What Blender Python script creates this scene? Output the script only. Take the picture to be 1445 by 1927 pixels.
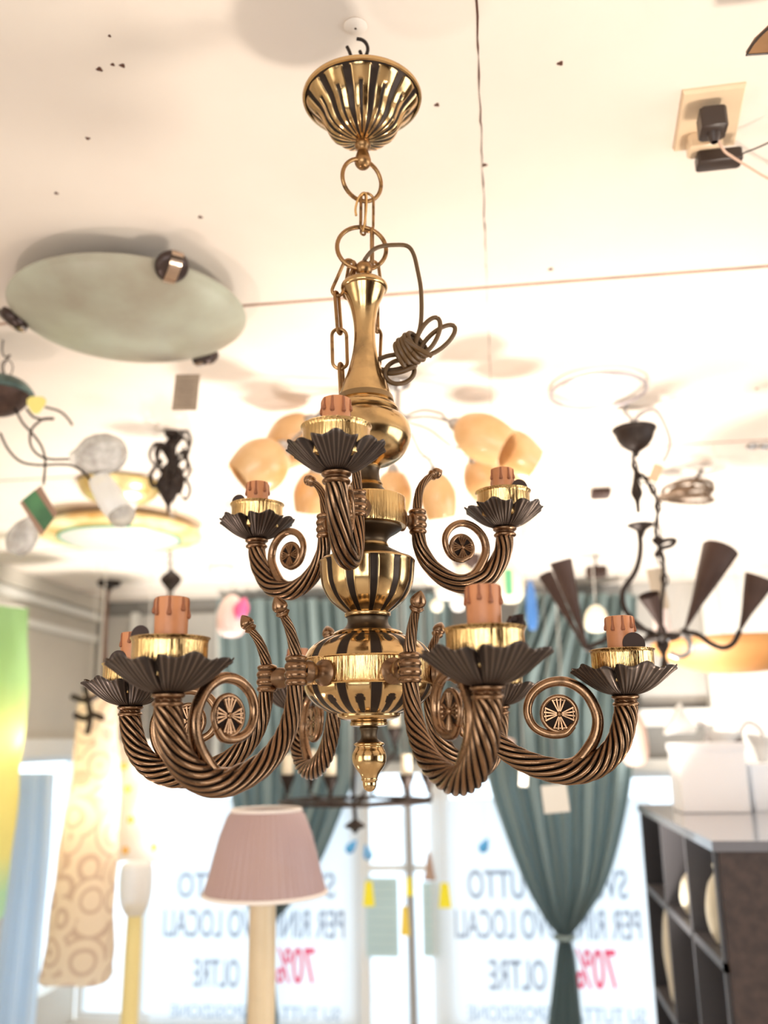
import bpy, math, random
from math import sin, cos, pi, radians, sqrt
from mathutils import Vector, Matrix
V = Vector
random.seed(7)
for o in list(bpy.data.objects): bpy.data.objects.remove(o)
sc = bpy.context.scene
col = sc.collection

# ------------------------------------------------------------------ camera
EYE = V((0, 0, 1.95)); CEIL = 3.07; FARW = 6.93; LEFTW = -3.2
F = 1700.0; CX, CY = 722.5, 963.5
YAW, PITCH, ROLL = radians(7.1), radians(14.2), radians(-0.9)
RM = Matrix.Rotation(YAW, 3, 'Z') @ Matrix.Rotation(pi/2 + PITCH, 3, 'X') @ Matrix.Rotation(ROLL, 3, 'Z')
cam = bpy.data.cameras.new('camera'); camo = bpy.data.objects.new('camera', cam); col.objects.link(camo)
camo.matrix_world = Matrix.Translation(EYE) @ RM.to_4x4()
cam.sensor_fit = 'VERTICAL'; cam.sensor_height = 36.0; cam.lens = F/1927*36.0
cam.clip_start = 0.02
cam.dof.use_dof = True; cam.dof.focus_distance = 1.15; cam.dof.aperture_fstop = 2.9
sc.camera = camo

# ------------------------------------------------------------------ world, light, exposure
sc.view_settings.view_transform = 'Standard'; sc.view_settings.look = 'None'
sc.view_settings.gamma = 1.0; sc.view_settings.exposure = 0.0
sc.view_settings.use_curve_mapping = False
w = bpy.data.worlds.new('sky'); sc.world = w; w.use_nodes = True
bgn = w.node_tree.nodes['Background']
bgn.inputs[0].default_value = (0.82, 0.92, 1.0, 1); bgn.inputs[1].default_value = 2.9
sc.cycles.use_denoising = True
sc.cycles.max_bounces = 10; sc.cycles.diffuse_bounces = 5; sc.cycles.glossy_bounces = 5
sc.cycles.sample_clamp_indirect = 6.0
sc.cycles.caustics_reflective = False; sc.cycles.caustics_refractive = False

def light(kind, name, loc, energy, color=(1, 1, 1), size=0.1, sy=None, look=None, cone=None):
    d = bpy.data.lights.new(name, kind); d.energy = energy; d.color = color
    if kind == 'AREA':
        d.size = size
        if sy: d.shape = 'RECTANGLE'; d.size_y = sy
    elif kind in ('POINT', 'SPOT'):
        d.shadow_soft_size = size
        if kind == 'SPOT': d.spot_size = radians(cone or 60); d.spot_blend = .5
    elif kind == 'SUN': d.angle = size
    o = bpy.data.objects.new(name, d); col.objects.link(o); o.location = loc
    if look is not None:
        o.rotation_euler = (V(look) - V(loc)).to_track_quat('-Z', 'Y').to_euler()
    return o
# daylight: shop window behind the camera, open front on the right, street glazing at the far end
for i_, (x_, w_, e_) in enumerate(((-2.1, .5, 13), (-1.25, .7, 18), (-.15, .45, 12), (.7, .75, 18))):
    light('AREA', 'daylight_rear_window', (x_, -3.4, 1.9), e_, (1.0, 0.94, 0.86), w_, 1.9, look=(x_, 0, 1.7))  # window light split into narrow lamps, shaped to streak the brass reflections
light('AREA', 'daylight_side_window', (4.3, 1.2, 1.7), 60, (1.0, 0.93, 0.84), 3.6, 2.0, look=(0, 1.6, 2.0))
light('AREA', 'left_area_light', (-3.0, -0.6, 1.7), 22, (1.0, 0.94, 0.86), 1.6, 1.6, look=(0, 0.6, 2.2))  # unseen area lamp before the unbroken part of the left wall
# near lamp matches a warm ceiling patch; other spots are unseen, added ceiling fill
light('SPOT', 'uplighter_near', (1.15, 1.2, 1.0), 135, (1.0, 0.90, 0.78), 0.16, look=(0.75, 1.7, 3.0), cone=80)
light('SPOT', 'ceiling_fill_mid', (0.2, 3.6, 0.9), 330, (1.0, 0.93, 0.84), 0.25, look=(0.1, 3.8, 3.0), cone=98)
light('SPOT', 'ceiling_fill_far', (-1.7, 5.3, 0.9), 300, (1.0, 0.95, 0.88), 0.12, look=(-1.4, 5.2, 3.0), cone=110)
light('SPOT', 'ceiling_fill_far_right', (1.4, 5.6, 0.9), 260, (1.0, 0.96, 0.90), 0.12, look=(1.4, 5.7, 3.0), cone=115)
light('SPOT', 'ceiling_fill_left', (-1.6, 1.6, 0.9), 34, (1.0, 0.86, 0.80), 0.12, look=(-1.2, 2.2, 3.0), cone=110)

# ------------------------------------------------------------------ pixel to place
def ray(x, y): return RM @ V(((x-CX)/F, -(y-CY)/F, -1.0))
def at_y(x, y, Y): d = ray(x, y); return EYE + d*(Y/d.y)
def at_c(x, y, drop=0.0): d = ray(x, y); return EYE + d*((CEIL-drop-EYE.z)/d.z)
def at_x(x, y, X): d = ray(x, y); return EYE + d*(X/d.x)
FW = V((-sin(YAW), cos(YAW), 0)); RT = V((cos(YAW), sin(YAW), 0))
def at_d(x, y, D): d = ray(x, y); return EYE + d*(D/d.dot(FW))
def mpp(P): return (RM.transposed() @ (P-EYE)).z * -1 / F      # metres per pixel there

# ------------------------------------------------------------------ materials
def mat(name, c, rough=0.6, metal=0.0, noise=0.0, nscale=8.0, bump=0.0, c2=None, emit=None, es=0.0,
        trans=0.0, alpha=1.0, ior=1.45, sss=0.0, spec=None, coat=0.0):
    m = bpy.data.materials.new(name); m.use_nodes = True; nt = m.node_tree; b = nt.nodes['Principled BSDF']
    c = (*c[:3], 1)
    b.inputs['Base Color'].default_value = c; b.inputs['Roughness'].default_value = rough
    b.inputs['Metallic'].default_value = metal; b.inputs['Transmission Weight'].default_value = trans
    b.inputs['Alpha'].default_value = alpha; b.inputs['IOR'].default_value = ior
    if coat: b.inputs['Coat Weight'].default_value = coat
    if spec is not None: b.inputs['Specular IOR Level'].default_value = spec
    if sss:
        b.inputs['Subsurface Weight'].default_value = sss; b.inputs['Subsurface Radius'].default_value = (0.02, 0.01, 0.006)
    tc = nt.nodes.new('ShaderNodeTexCoord')
    if noise or c2:
        n = nt.nodes.new('ShaderNodeTexNoise'); n.inputs['Scale'].default_value = nscale; n.inputs['Detail'].default_value = 6
        nt.links.new(tc.outputs['Object'], n.inputs['Vector'])
        r = nt.nodes.new('ShaderNodeValToRGB'); r.color_ramp.elements[0].position = .35; r.color_ramp.elements[1].position = .68
        k = c2 if c2 else tuple(max(0, x*(1-noise)) for x in c[:3])
        r.color_ramp.elements[0].color = (*k[:3], 1); r.color_ramp.elements[1].color = c
        nt.links.new(n.outputs[0], r.inputs[0]); nt.links.new(r.outputs[0], b.inputs['Base Color'])
    if bump:
        n2 = nt.nodes.new('ShaderNodeTexNoise'); n2.inputs['Scale'].default_value = nscale*4; n2.inputs['Detail'].default_value = 4
        nt.links.new(tc.outputs['Object'], n2.inputs['Vector'])
        bp = nt.nodes.new('ShaderNodeBump'); bp.inputs['Strength'].default_value = bump; bp.inputs['Distance'].default_value = 0.004
        nt.links.new(n2.outputs[0], bp.inputs['Height']); nt.links.new(bp.outputs[0], b.inputs['Normal'])
    if emit:
        b.inputs['Emission Color'].default_value = (*emit, 1); b.inputs['Emission Strength'].default_value = es
    return m

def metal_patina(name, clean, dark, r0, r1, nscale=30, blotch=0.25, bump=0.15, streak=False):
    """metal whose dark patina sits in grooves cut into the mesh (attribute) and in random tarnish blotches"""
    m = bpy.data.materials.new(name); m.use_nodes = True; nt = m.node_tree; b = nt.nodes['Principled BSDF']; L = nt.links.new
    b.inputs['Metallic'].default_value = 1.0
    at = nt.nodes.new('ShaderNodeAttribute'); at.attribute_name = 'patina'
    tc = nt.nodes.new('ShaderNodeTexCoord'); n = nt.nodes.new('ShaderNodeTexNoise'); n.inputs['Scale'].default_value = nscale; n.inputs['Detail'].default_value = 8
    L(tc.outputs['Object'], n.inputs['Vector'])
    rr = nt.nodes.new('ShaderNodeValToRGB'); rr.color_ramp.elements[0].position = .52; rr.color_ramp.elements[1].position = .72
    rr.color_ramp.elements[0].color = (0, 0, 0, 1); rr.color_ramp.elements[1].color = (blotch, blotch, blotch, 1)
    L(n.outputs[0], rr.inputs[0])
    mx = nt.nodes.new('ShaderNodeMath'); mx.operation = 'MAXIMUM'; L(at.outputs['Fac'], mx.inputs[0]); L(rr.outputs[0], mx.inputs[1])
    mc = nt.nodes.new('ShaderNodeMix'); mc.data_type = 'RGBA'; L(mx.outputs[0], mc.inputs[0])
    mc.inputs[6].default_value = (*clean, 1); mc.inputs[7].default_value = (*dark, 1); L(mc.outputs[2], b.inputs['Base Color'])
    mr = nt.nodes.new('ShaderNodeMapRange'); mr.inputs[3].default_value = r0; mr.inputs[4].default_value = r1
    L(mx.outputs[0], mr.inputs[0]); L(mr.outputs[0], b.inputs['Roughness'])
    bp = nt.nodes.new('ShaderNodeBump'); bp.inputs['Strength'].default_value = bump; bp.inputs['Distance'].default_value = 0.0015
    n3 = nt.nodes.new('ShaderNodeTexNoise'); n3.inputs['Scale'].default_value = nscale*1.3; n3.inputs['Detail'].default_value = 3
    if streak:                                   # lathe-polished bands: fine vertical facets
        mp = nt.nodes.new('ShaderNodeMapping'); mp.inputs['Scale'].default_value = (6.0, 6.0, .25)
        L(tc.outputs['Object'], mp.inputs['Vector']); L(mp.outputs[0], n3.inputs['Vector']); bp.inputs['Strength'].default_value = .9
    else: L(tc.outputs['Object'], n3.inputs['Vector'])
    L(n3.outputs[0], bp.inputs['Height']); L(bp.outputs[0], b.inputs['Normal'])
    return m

BRASS = metal_patina('polished_brass', (0.60, 0.395, 0.185), (0.045, 0.033, 0.027), 0.17, 0.45, 26, .45, .22)
BRASS_CUP = metal_patina('bright_brass', (0.70, 0.45, 0.19), (0.2, 0.12, 0.05), 0.16, 0.4, 40, .3, .10, streak=True)
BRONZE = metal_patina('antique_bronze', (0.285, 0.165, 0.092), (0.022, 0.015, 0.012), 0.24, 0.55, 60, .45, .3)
BRONZE_D = metal_patina('dark_bronze', (0.20, 0.155, 0.13), (0.026, 0.020, 0.018), 0.33, 0.6, 50, .3, .3)
CHAIN = metal_patina('tarnished_brass', (0.33, 0.185, 0.08), (0.05, 0.03, 0.018), 0.30, 0.55, 90, .8, .3)
CANDLE = metal_patina('orange_brown_wax', (0.60, 0.235, 0.095), (0.20, 0.055, 0.022), .42, .5, 50, .18, .15)
CANDLE.node_tree.nodes['Principled BSDF'].inputs['Metallic'].default_value = 0.0
CANDLE_D = mat('dark_socket', (0.03, 0.02, 0.017), 0.6)
DISC = mat('dark_tinned_disc', (0.055, 0.035, 0.03), 0.5, .5)
CABLE = mat('olive_brown_cable', (0.105, 0.055, 0.020), 0.42)
IRON = mat('wrought_iron', (0.035, 0.022, 0.017), 0.5, .5, noise=.3)
IRON_CONE = mat('brown_iron_sheet', (0.075, 0.040, 0.030), 0.55, .3, noise=.3)
PLASTER = mat('ceiling_plaster', (0.86, 0.77, 0.68), 0.85, nscale=3.0, c2=(0.83, 0.73, 0.64), bump=.25)
SEAM = mat('seam_filler', (0.42, 0.22, 0.14), 0.9, noise=.4, nscale=20)
SEAM_D = mat('open_seam', (0.10, 0.04, 0.025), 0.9)
WALLG = mat('grey_brown_wall', (0.30, 0.285, 0.265), 0.85, noise=.15, nscale=2)
WALLB = mat('beige_panel', (0.56, 0.53, 0.49), 0.7, noise=.1, nscale=2)
WALLW = mat('white_wall', (0.84, 0.82, 0.77), 0.7, noise=.05, nscale=2)
WALLC = mat('cream_panelling', (0.66, 0.61, 0.53), 0.6, noise=.08, nscale=2)
FLOOR = mat('floor_tiles', (0.66, 0.60, 0.53), 0.3, noise=.15, nscale=2)
def clear_glass():
    m = bpy.data.materials.new('window_glass'); m.use_nodes = True; nt = m.node_tree; L = nt.links.new
    nt.nodes.remove(nt.nodes['Principled BSDF']); out = nt.nodes['Material Output']
    a = nt.nodes.new('ShaderNodeBsdfTransparent'); g = nt.nodes.new('ShaderNodeBsdfGlossy'); g.inputs['Roughness'].default_value = .03
    x = nt.nodes.new('ShaderNodeMixShader'); x.inputs[0].default_value = .06
    a.inputs[0].default_value = (.95, .98, 1, 1); L(a.outputs[0], x.inputs[1]); L(g.outputs[0], x.inputs[2]); L(x.outputs[0], out.inputs[0])
    return m
GLASS = clear_glass()
FRAMEW = mat('white_window_frame', (0.85, 0.87, 0.88), 0.4)
FRAMEG = mat('grey_metal_post', (0.42, 0.41, 0.40), 0.4, .3)
PAVE = mat('street_paving', (0.75, 0.78, 0.8), 0.9)

# ------------------------------------------------------------------ mesh helpers
ORG = [Matrix.Identity(4)]
def mk(name, shapes, m, parent=None, smooth=True, angle=42, local=False):
    vs, fs, pt = [], [], []
    if isinstance(shapes, tuple): shapes = [shapes]
    for s in shapes:
        k = len(vs); vs += [V(v) for v in s[0]]; fs += [tuple(i+k for i in f) for f in s[1]]
        pt += list(s[2]) if len(s) > 2 and s[2] else [0.0]*len(s[0])
    if parent is not None and not local:
        M = ORG[0]; vs = [M @ v for v in vs]
    me = bpy.data.meshes.new(name); me.from_pydata([tuple(v) for v in vs], [], fs); me.validate(); me.update()
    if any(pt) and len(me.vertices) == len(pt):
        a = me.attributes.new('patina', 'FLOAT', 'POINT'); a.data.foreach_set('value', pt)
    if smooth:
        me.shade_smooth(); me.set_sharp_from_angle(angle=radians(angle))
    for x in (m if isinstance(m, (list, tuple)) else [m]): me.materials.append(x)
    o = bpy.data.objects.new(name, me); col.objects.link(o)
    if parent is not None: o.parent = parent
    return o
def tag(o, label=None, cat=None, group=None, kind=None):
    if label: o['label'] = label
    if cat: o['category'] = cat
    if group: o['group'] = group
    if kind: o['kind'] = kind
    return o
def thing(name, label, cat, loc=(0, 0, 0), rz=0.0, group=None, kind=None):
    o = bpy.data.objects.new(name, None); col.objects.link(o); o.location = loc; o.rotation_euler.z = rz
    o.empty_display_size = .05
    ORG[0] = (Matrix.Translation(V(loc)) @ Matrix.Rotation(rz, 4, 'Z')).inverted()
    return tag(o, label, cat, group, kind)
def solo(name, shapes, m, label, cat, loc=None, group=None, **k):
    """a thing that is one mesh, its origin at loc"""
    o = mk(name, shapes, m, None, **k)
    if loc is not None:
        L = V(loc); o.data.transform(Matrix.Translation(-L)); o.location = L
    return tag(o, label, cat, group)
def struct(name, shapes, m, parent=None, **k):
    o = mk(name, shapes, m, parent, local=True, **k)
    if parent is None: o['kind'] = 'structure'
    return o
def frame_z(d):
    d = V(d).normalized(); a = V((0, 0, 1)) if abs(d.z) < .95 else V((1, 0, 0))
    x = a.cross(d).normalized(); y = d.cross(x); return x, y, d
def lathe(prof, seg=48, base=(0, 0, 0), axis=(0, 0, 1), rf=None, pf=None, close=False, up=None):
    """prof: (r, z). rf(i, th) radius multiplier, pf(i, th) patina"""
    if tuple(axis) == (0, 0, 1): x, y, z = V((1, 0, 0)), V((0, 1, 0)), V((0, 0, 1))
    else: x, y, z = frame_z(axis)
    b = V(base); vs, fs, pt = [], [], []; n = len(prof)
    for i, (r, h) in enumerate(prof):
        for j in range(seg):
            th = 2*pi*j/seg; q = r*(rf(i, th) if rf else 1)
            vs.append(b + x*(q*cos(th)) + y*(q*sin(th)) + z*h); pt.append(pf(i, th) if pf else 0.0)
    for i in range(n-1):
        for j in range(seg):
            k = (j+1) % seg; fs.append((i*seg+j, i*seg+k, (i+1)*seg+k, (i+1)*seg+j))
    if close:
        fs.append(tuple(reversed(range(seg)))); fs.append(tuple((n-1)*seg+j for j in range(seg)))
    return vs, fs, pt
def cr(pts, n=8, closed=False):
    P = [V(p) for p in pts]; out = []; m = len(P)
    rng = range(m if closed else m-1)
    for i in rng:
        p1, p2 = P[i], P[(i+1) % m]
        p0 = P[(i-1) % m] if closed or i > 0 else p1*2-p2
        p3 = P[(i+2) % m] if closed or i+2 < m else p2*2-p1
        for k in range(n):
            t = k/n; out.append(.5*((2*p1)+(p2-p0)*t+(2*p0-5*p1+4*p2-p3)*t*t+(-p0+3*p1-3*p2+p3)*t**3))
    if not closed: out.append(P[-1])
    return out
def tube(path, r, seg=8, closed=False, cap=True, sec=None, tw=0.0):
    """swept tube; r a number or f(t); sec(th, t) -> (multiplier, patina); tw in turns"""
    P = [V(p) for p in path]; n = len(P); vs, fs, pt = [], [], []
    T = []
    for i in range(n):
        a = P[(i-1) % n] if closed or i > 0 else P[i]; c = P[(i+1) % n] if closed or i < n-1 else P[i]
        d = c-a; T.append(d.normalized() if d.length > 1e-9 else (T[-1] if T else V((0, 0, 1))))
    N = T[0].orthogonal().normalized() if abs(T[0].y) > .9 or closed else V((0, 1, 0)).cross(T[0]).normalized()
    if closed: N = T[0].orthogonal().normalized()
    for i in range(n):
        if i:
            q = T[i-1].rotation_difference(T[i]); N = q @ N
        N = (N - T[i]*N.dot(T[i])).normalized(); B = T[i].cross(N); t = i/max(1, n-1)
        rr = r(t) if callable(r) else r
        for j in range(seg):
            th = 2*pi*j/seg; mlt, pa = sec(th, t) if sec else (1.0, 0.0)
            a = th + 2*pi*tw*t
            vs.append(P[i] + (N*cos(a)+B*sin(a))*rr*mlt); pt.append(pa)
    for i in range(n if closed else n-1):
        ii = (i+1) % n
        for j in range(seg):
            k = (j+1) % seg; fs.append((i*seg+j, i*seg+k, ii*seg+k, ii*seg+j))
    if cap and not closed:
        fs.append(tuple(reversed(range(seg)))); fs.append(tuple((n-1)*seg+j for j in range(seg)))
    return vs, fs, pt
def box(c, s, rz=0.0, ax=None):
    c = V(c); x, y, z = (V((cos(rz), sin(rz), 0)), V((-sin(rz), cos(rz), 0)), V((0, 0, 1))) if ax is None else ax
    hx, hy, hz = s[0]/2, s[1]/2, s[2]/2
    vs = [c+x*(a*hx)+y*(b*hy)+z*(d*hz) for a in (-1, 1) for b in (-1, 1) for d in (-1, 1)]
    return vs, [(0, 1, 3, 2), (4, 6, 7, 5), (0, 4, 5, 1), (2, 3, 7, 6), (0, 2, 6, 4), (1, 5, 7, 3)]
def bx(x0, x1, y0, y1, z0, z1): return box(((x0+x1)/2, (y0+y1)/2, (z0+z1)/2), (abs(x1-x0), abs(y1-y0), abs(z1-z0)))
def rbox(c, s, ax=None, b=.15):
    """box with chamfered edges along its z"""
    c = V(c); x, y, z = ax if ax else (V((1, 0, 0)), V((0, 1, 0)), V((0, 0, 1)))
    hx, hy, hz = s[0]/2, s[1]/2, s[2]/2; k = b*min(s)
    def ringp(ix, iz):
        a, d = hx-ix, hy-ix
        return [c+x*p+y*q+z*iz for p, q in ((a-k, -d), (a, -d+k), (a, d-k), (a-k, d), (-a+k, d), (-a, d-k), (-a, -d+k), (-a+k, -d))]
    R = [ringp(k*.6, -hz), ringp(0, -hz+k*.6), ringp(0, hz-k*.6), ringp(k*.6, hz)]
    vs = sum(R, []); fs = [(i*8+j, i*8+(j+1) % 8, (i+1)*8+(j+1) % 8, (i+1)*8+j) for i in range(3) for j in range(8)]
    fs += [tuple(reversed(range(8))), tuple(24+j for j in range(8))]
    return vs, fs
def circ(c, r, n=40, u=(1, 0, 0), v=(0, 0, 1), a0=0.0, a1=2*pi, e=1.0):
    u, v, c = V(u), V(v), V(c)
    full = abs(a1-a0-2*pi) < 1e-6
    return [c+u*(r*cos(a0+(a1-a0)*i/(n if full else n-1)))+v*(r*e*sin(a0+(a1-a0)*i/(n if full else n-1))) for i in range(n)]
def sphere(c, r, seg=24, sx=1, sz=1, axis=(0, 0, 1)):
    return lathe([(max(1e-5, r*sx*sin(pi*i/12)), -r*sz*cos(pi*i/12)) for i in range(13)], seg, c, axis)
def card(corners, th, nrm):
    """thin slab from 4 corners"""
    n = V(nrm).normalized()*th; a = [V(c) for c in corners]
    return a+[p+n for p in a], [(3, 2, 1, 0), (4, 5, 6, 7), (0, 1, 5, 4), (1, 2, 6, 5), (2, 3, 7, 6), (3, 0, 4, 7)]

# ================================================================== THE SETTING
BK, RW = -3.6, 4.6
ce = struct('ceiling', bx(LEFTW-.1, RW, BK, FARW+.1, CEIL, CEIL+.1), PLASTER)
for i, Y in enumerate((0.70, 2.117, 3.53, 4.945, 6.36)):
    k = .0055 if i else .003
    a = struct('panel_seam', bx(LEFTW, RW, Y-k, Y+k, CEIL-.0012, CEIL+.001), SEAM, ce)
pts = []
y = -1.0
seg_ = []
while y < 3.1:                       # jagged open seam running away from the camera
    x = 0.0105+random.uniform(-.0014, .0014); wd = random.choice((.0006, .0012, .0018, .0010, .0004)); pts.append((x, y, wd)); y += random.uniform(.015, .05)
for (x0, y0, w0), (x1, y1, w1) in zip(pts, pts[1:]):
    k = 1.0 if y0 < 2.0 else .5
    seg_.append(([(x0-w0*k, y0, CEIL-.0009), (x0+w0*k, y0, CEIL-.0009), (x1+w1*k, y1, CEIL-.0009), (x1-w1*k, y1, CEIL-.0009)], [(0, 1, 2, 3)]))
struct('panel_seam', seg_, SEAM_D, ce, smooth=False)
for (px, py, r) in ((187, 131, 6), (230, 124, 5.5), (165, 261, 4.5), (106, 364, 4), (377, 409, 4.5), (1054, 120, 6), (822, 198, 5), (1036, 507, 5), (912, 311, 5), (1424, 732, 4), (206, 68, 3), (212, 122, 4)):
    p = at_c(px, py, .0008); rr = r*mpp(p)
    struct('nail_hole', lathe([(1e-4, 0), (rr*.5, -.0012), (rr, .0006)], 12, p, rf=lambda i, th, s=px: 1+.25*sin(3*th+s)), SEAM_D, ce)
struct('floor', bx(LEFTW-.1, RW, BK, FARW+.1, -.05, 0), FLOOR)

# far wall: header band, piers, glazing
def zf(y, x=722, Y=FARW): return at_y(x, y, Y).z
def xf(x, y=1400, Y=FARW): return at_y(x, y, Y).x
zh = zf(1448)                         # underside of the header
struct('wall_far', [bx(LEFTW-.1, RW, FARW, FARW+.12, zh, CEIL)], WALLG)
struct('wall_far_sill', bx(LEFTW-.1, RW, FARW, FARW+.12, -.02, .015), WALLW)
t = struct('trim_1', bx(LEFTW, RW, FARW-.05, FARW, zh-.03, zh+.05), WALLW)
for nm, x0, x1, m, d in (('wall_far_pier', 1338, 1480, WALLW, .16), ):
    struct(nm, bx(xf(x0), RW, FARW-d, FARW, 0, CEIL-.002), m)
struct('wall_far_panel', bx(xf(1212), xf(1338), FARW-.03, FARW, zf(1335), CEIL-.004), WALLB)
struct('trim_2', bx(xf(1205), xf(1345), FARW-.12, FARW-.02, zf(1375), zf(1345)), WALLW)
struct('wall_far_panel.001', bx(LEFTW+.02, xf(408, 1150), FARW-.03, FARW, zf(1300, 300), CEIL-.12), WALLB)
struct('trim_3', [bx(LEFTW+.3, LEFTW+.36, FARW-.06, FARW-.01, zh, CEIL-.1), bx(xf(412, 1150), xf(424, 1150), FARW-.06, FARW-.01, zh, CEIL-.1)], WALLW)
# windows of the far wall, each frame with its pane
def window(n, x0, x1, z0, z1, post=.05, m=FRAMEW):
    fr = struct('window_%d' % n, [bx(x0, x0+post, FARW+.02, FARW+.10, z0, z1), bx(x1-post, x1, FARW+.02, FARW+.10, z0, z1),
                                  bx(x0+post, x1-post, FARW+.02, FARW+.10, z1-post, z1), bx(x0+post, x1-post, FARW+.02, FARW+.10, z0, z0+post)], m)
    struct('pane', bx(x0+post, x1-post, FARW+.055, FARW+.061, z0+post, z1-post), GLASS, fr)
    return fr
xs = [LEFTW, xf(262, 1700), xf(672, 1700), xf(838, 1700), xf(1300, 1700), RW]
window(1, xs[0], xs[1], .015, zh-.03)
window(2, xs[1], xs[2], .015, zh-.03)
window(3, xs[3], xs[4], .015, zh-.03)
window(4, xs[4], xs[5], .015, zh-.03)
dr = struct('door_1', [bx(xs[2]+.01, xs[2]+.09, FARW+.01, FARW+.09, 0, zh-.03), bx(xs[3]-.09, xs[3]-.01, FARW+.01, FARW+.09, 0, zh-.03),
                       bx(xs[2]+.09, xs[3]-.09, FARW+.01, FARW+.09, zf(1640), zf(1628))], FRAMEW)
struct('pane', bx(xs[2]+.09, xs[3]-.09, FARW+.04, FARW+.046, 0.02, zh-.03), GLASS, dr)
pA, pB = at_y(764, 1460, FARW-.1), at_y(777, 1926, FARW-.1)
struct('meeting_post', tube([(pA.x, FARW-.04, zh), (pB.x, FARW-.04, 0.0)], .03, 12), FRAMEG, dr)
struct('ground_outside', bx(-14, 14, FARW+.12, 30, -.12, -.02), PAVE)

# left wall with its deep cornice, panel and window
yA, yB = at_x(25, 1500, LEFTW).y, at_x(150, 1500, LEFTW).y
zt = at_x(90, 1418, LEFTW).z
struct('wall_left', [bx(LEFTW-.12, LEFTW, BK, yA, 0, CEIL), bx(LEFTW-.12, LEFTW, yB, FARW, 0, CEIL), bx(LEFTW-.12, LEFTW, yA, yB, zt, CEIL),
                     bx(LEFTW-.12, LEFTW, yA, yB, 0, .3)], WALLC)
struct('trim_4', [bx(LEFTW, LEFTW+.10, BK, FARW-.06, CEIL-.10, CEIL-.003), bx(LEFTW, LEFTW+.05, BK, FARW-.06, CEIL-.17, CEIL-.10)], WALLC)
struct('trim_5', [bx(LEFTW, LEFTW+.07, BK, FARW-.06, zf(1170, 120)-.02, zf(1170, 120)+.03), bx(LEFTW, LEFTW+.04, BK, FARW-.06, zf(1205, 120)-.03, zf(1205, 120)+.02)], WALLW)
struct('trim_6', bx(LEFTW, LEFTW+.06, BK, FARW-.06, zt-.02, zt+.10), WALLW)
wf = struct('window_5', [bx(LEFTW-.1, LEFTW-.02, yA, yA+.06, .3, zt), bx(LEFTW-.1, LEFTW-.02, yB-.06, yB, .3, zt), bx(LEFTW-.1, LEFTW-.02, yA, yB, zt-.06, zt)], FRAMEW)
struct('pane', bx(LEFTW-.06, LEFTW-.054, yA, yB, .3, zt-.06), GLASS, wf)
# walls behind and beside the camera, with the shop openings the daylight comes through
BRN = mat('dark_wood_display_wall', (0.10, 0.06, 0.035), .5, noise=.4)
struct('wall_back', [bx(LEFTW, -2.4, BK-.1, BK, 0, CEIL), bx(1.2, RW, BK-.1, BK, 0, CEIL), bx(-2.4, 1.2, BK-.1, BK, 2.85, CEIL), bx(-2.4, 1.2, BK-.1, BK, 0, .6),
                     bx(-.7, -.5, BK-.1, BK, .6, 2.85)], BRN)
struct('wall_right', [bx(RW-.1, RW, BK, -.8, 0, CEIL), bx(RW-.1, RW, 3.2, FARW, 0, CEIL), bx(RW-.1, RW, -.8, 3.2, 2.75, CEIL), bx(RW-.1, RW, -.8, 3.2, 0, .5)], BRN)

# ================================================================== THE CHANDELIER
D = 1.2
AX = FW*D
zoff = EYE.z
def Zc(y, x=690):
    d = ray(x, y); return (d*(D/d.dot(FW))).z                 # height above the eye on the chandelier's axis plane
def dep(z): return D*cos(PITCH)+z*sin(PITCH)
ax_p = at_d(693, 1260, D)
ch = thing('chandelier', 'large two-tier brass and bronze chandelier hanging from a chain in the foreground', 'chandelier', (ax_p.x, ax_p.y, zoff+Zc(1490)), YAW)
zb = Zc(1490)
def lp(L): return [(r, z) for r, z in L]
def PZ(L):
    """silhouette list (pixel row, half width) -> (radius, local height)"""
    out = []
    for y, hw in L:
        z = Zc(y); out.append((max(2e-4, hw*dep(z)/F), z-zb))
    return out
def smooth_prof(P, n=5):
    return [(max(2e-4, q.x), q.y) for q in cr([(r, z, 0) for r, z in P], n)]
def J(name, s, m, par=ch, **k): return mk(name, s, m, par, local=True, **k)

# --- ceiling canopy: fluted bell
cz = lambda y: Zc(y)-zb
cp = smooth_prof([(.0885, cz(186)), (.0845, cz(193)), (.0765, cz(203)), (.0680, cz(213)), (.0620, cz(223)), (.0580, cz(233)), (.0530, cz(243)), (.0460, cz(251)), (.0350, cz(258)), (.0210, cz(263)), (.0100, cz(265))], 6)
NP = 12
ncp = len(cp)
def canopy_pat(i, th):
    t = i/(ncp-1); ph = ((th*NP/(2*pi)+.5) % 1.0)-.5           # 0 in the middle of a petal
    wl = .17-.02*t
    long_ = abs(ph) > .5-wl
    if t < .05: return 1.0
    if t < .10: return 1.0 if abs(ph) > .36 else (1.0 if t < .07 else 0.0)
    sh = abs(ph) < .085 and .26 < t < .93
    return 1.0 if long_ or sh else 0.0
def canopy_rf(i, th):
    t = i/(ncp-1); ph = ((th*NP/(2*pi)+.5) % 1.0)-.5
    a = min(1, t*8)*min(1, (1-t)*6)
    k = canopy_pat(i, th)
    return 1+(.018*cos(2*pi*ph)-.032*k)*a
rimz = cz(186)
J('canopy', [lathe(cp, 336, rf=canopy_rf, pf=canopy_pat),
             lathe([(.080, rimz+.004), (.088, rimz+.0045), (.0915, rimz+.002), (.0925, rimz-.001), (.0915, rimz-.004), (.0885, rimz-.0045), (.086, rimz-.001)], 96),
             lathe([(.0885, rimz-.001), (.082, rimz+.001), (.070, cz(205)), (.05, cz(235)), (.012, cz(258))], 64, pf=lambda i, th: 1.0)], BRASS, angle=60)
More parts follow.
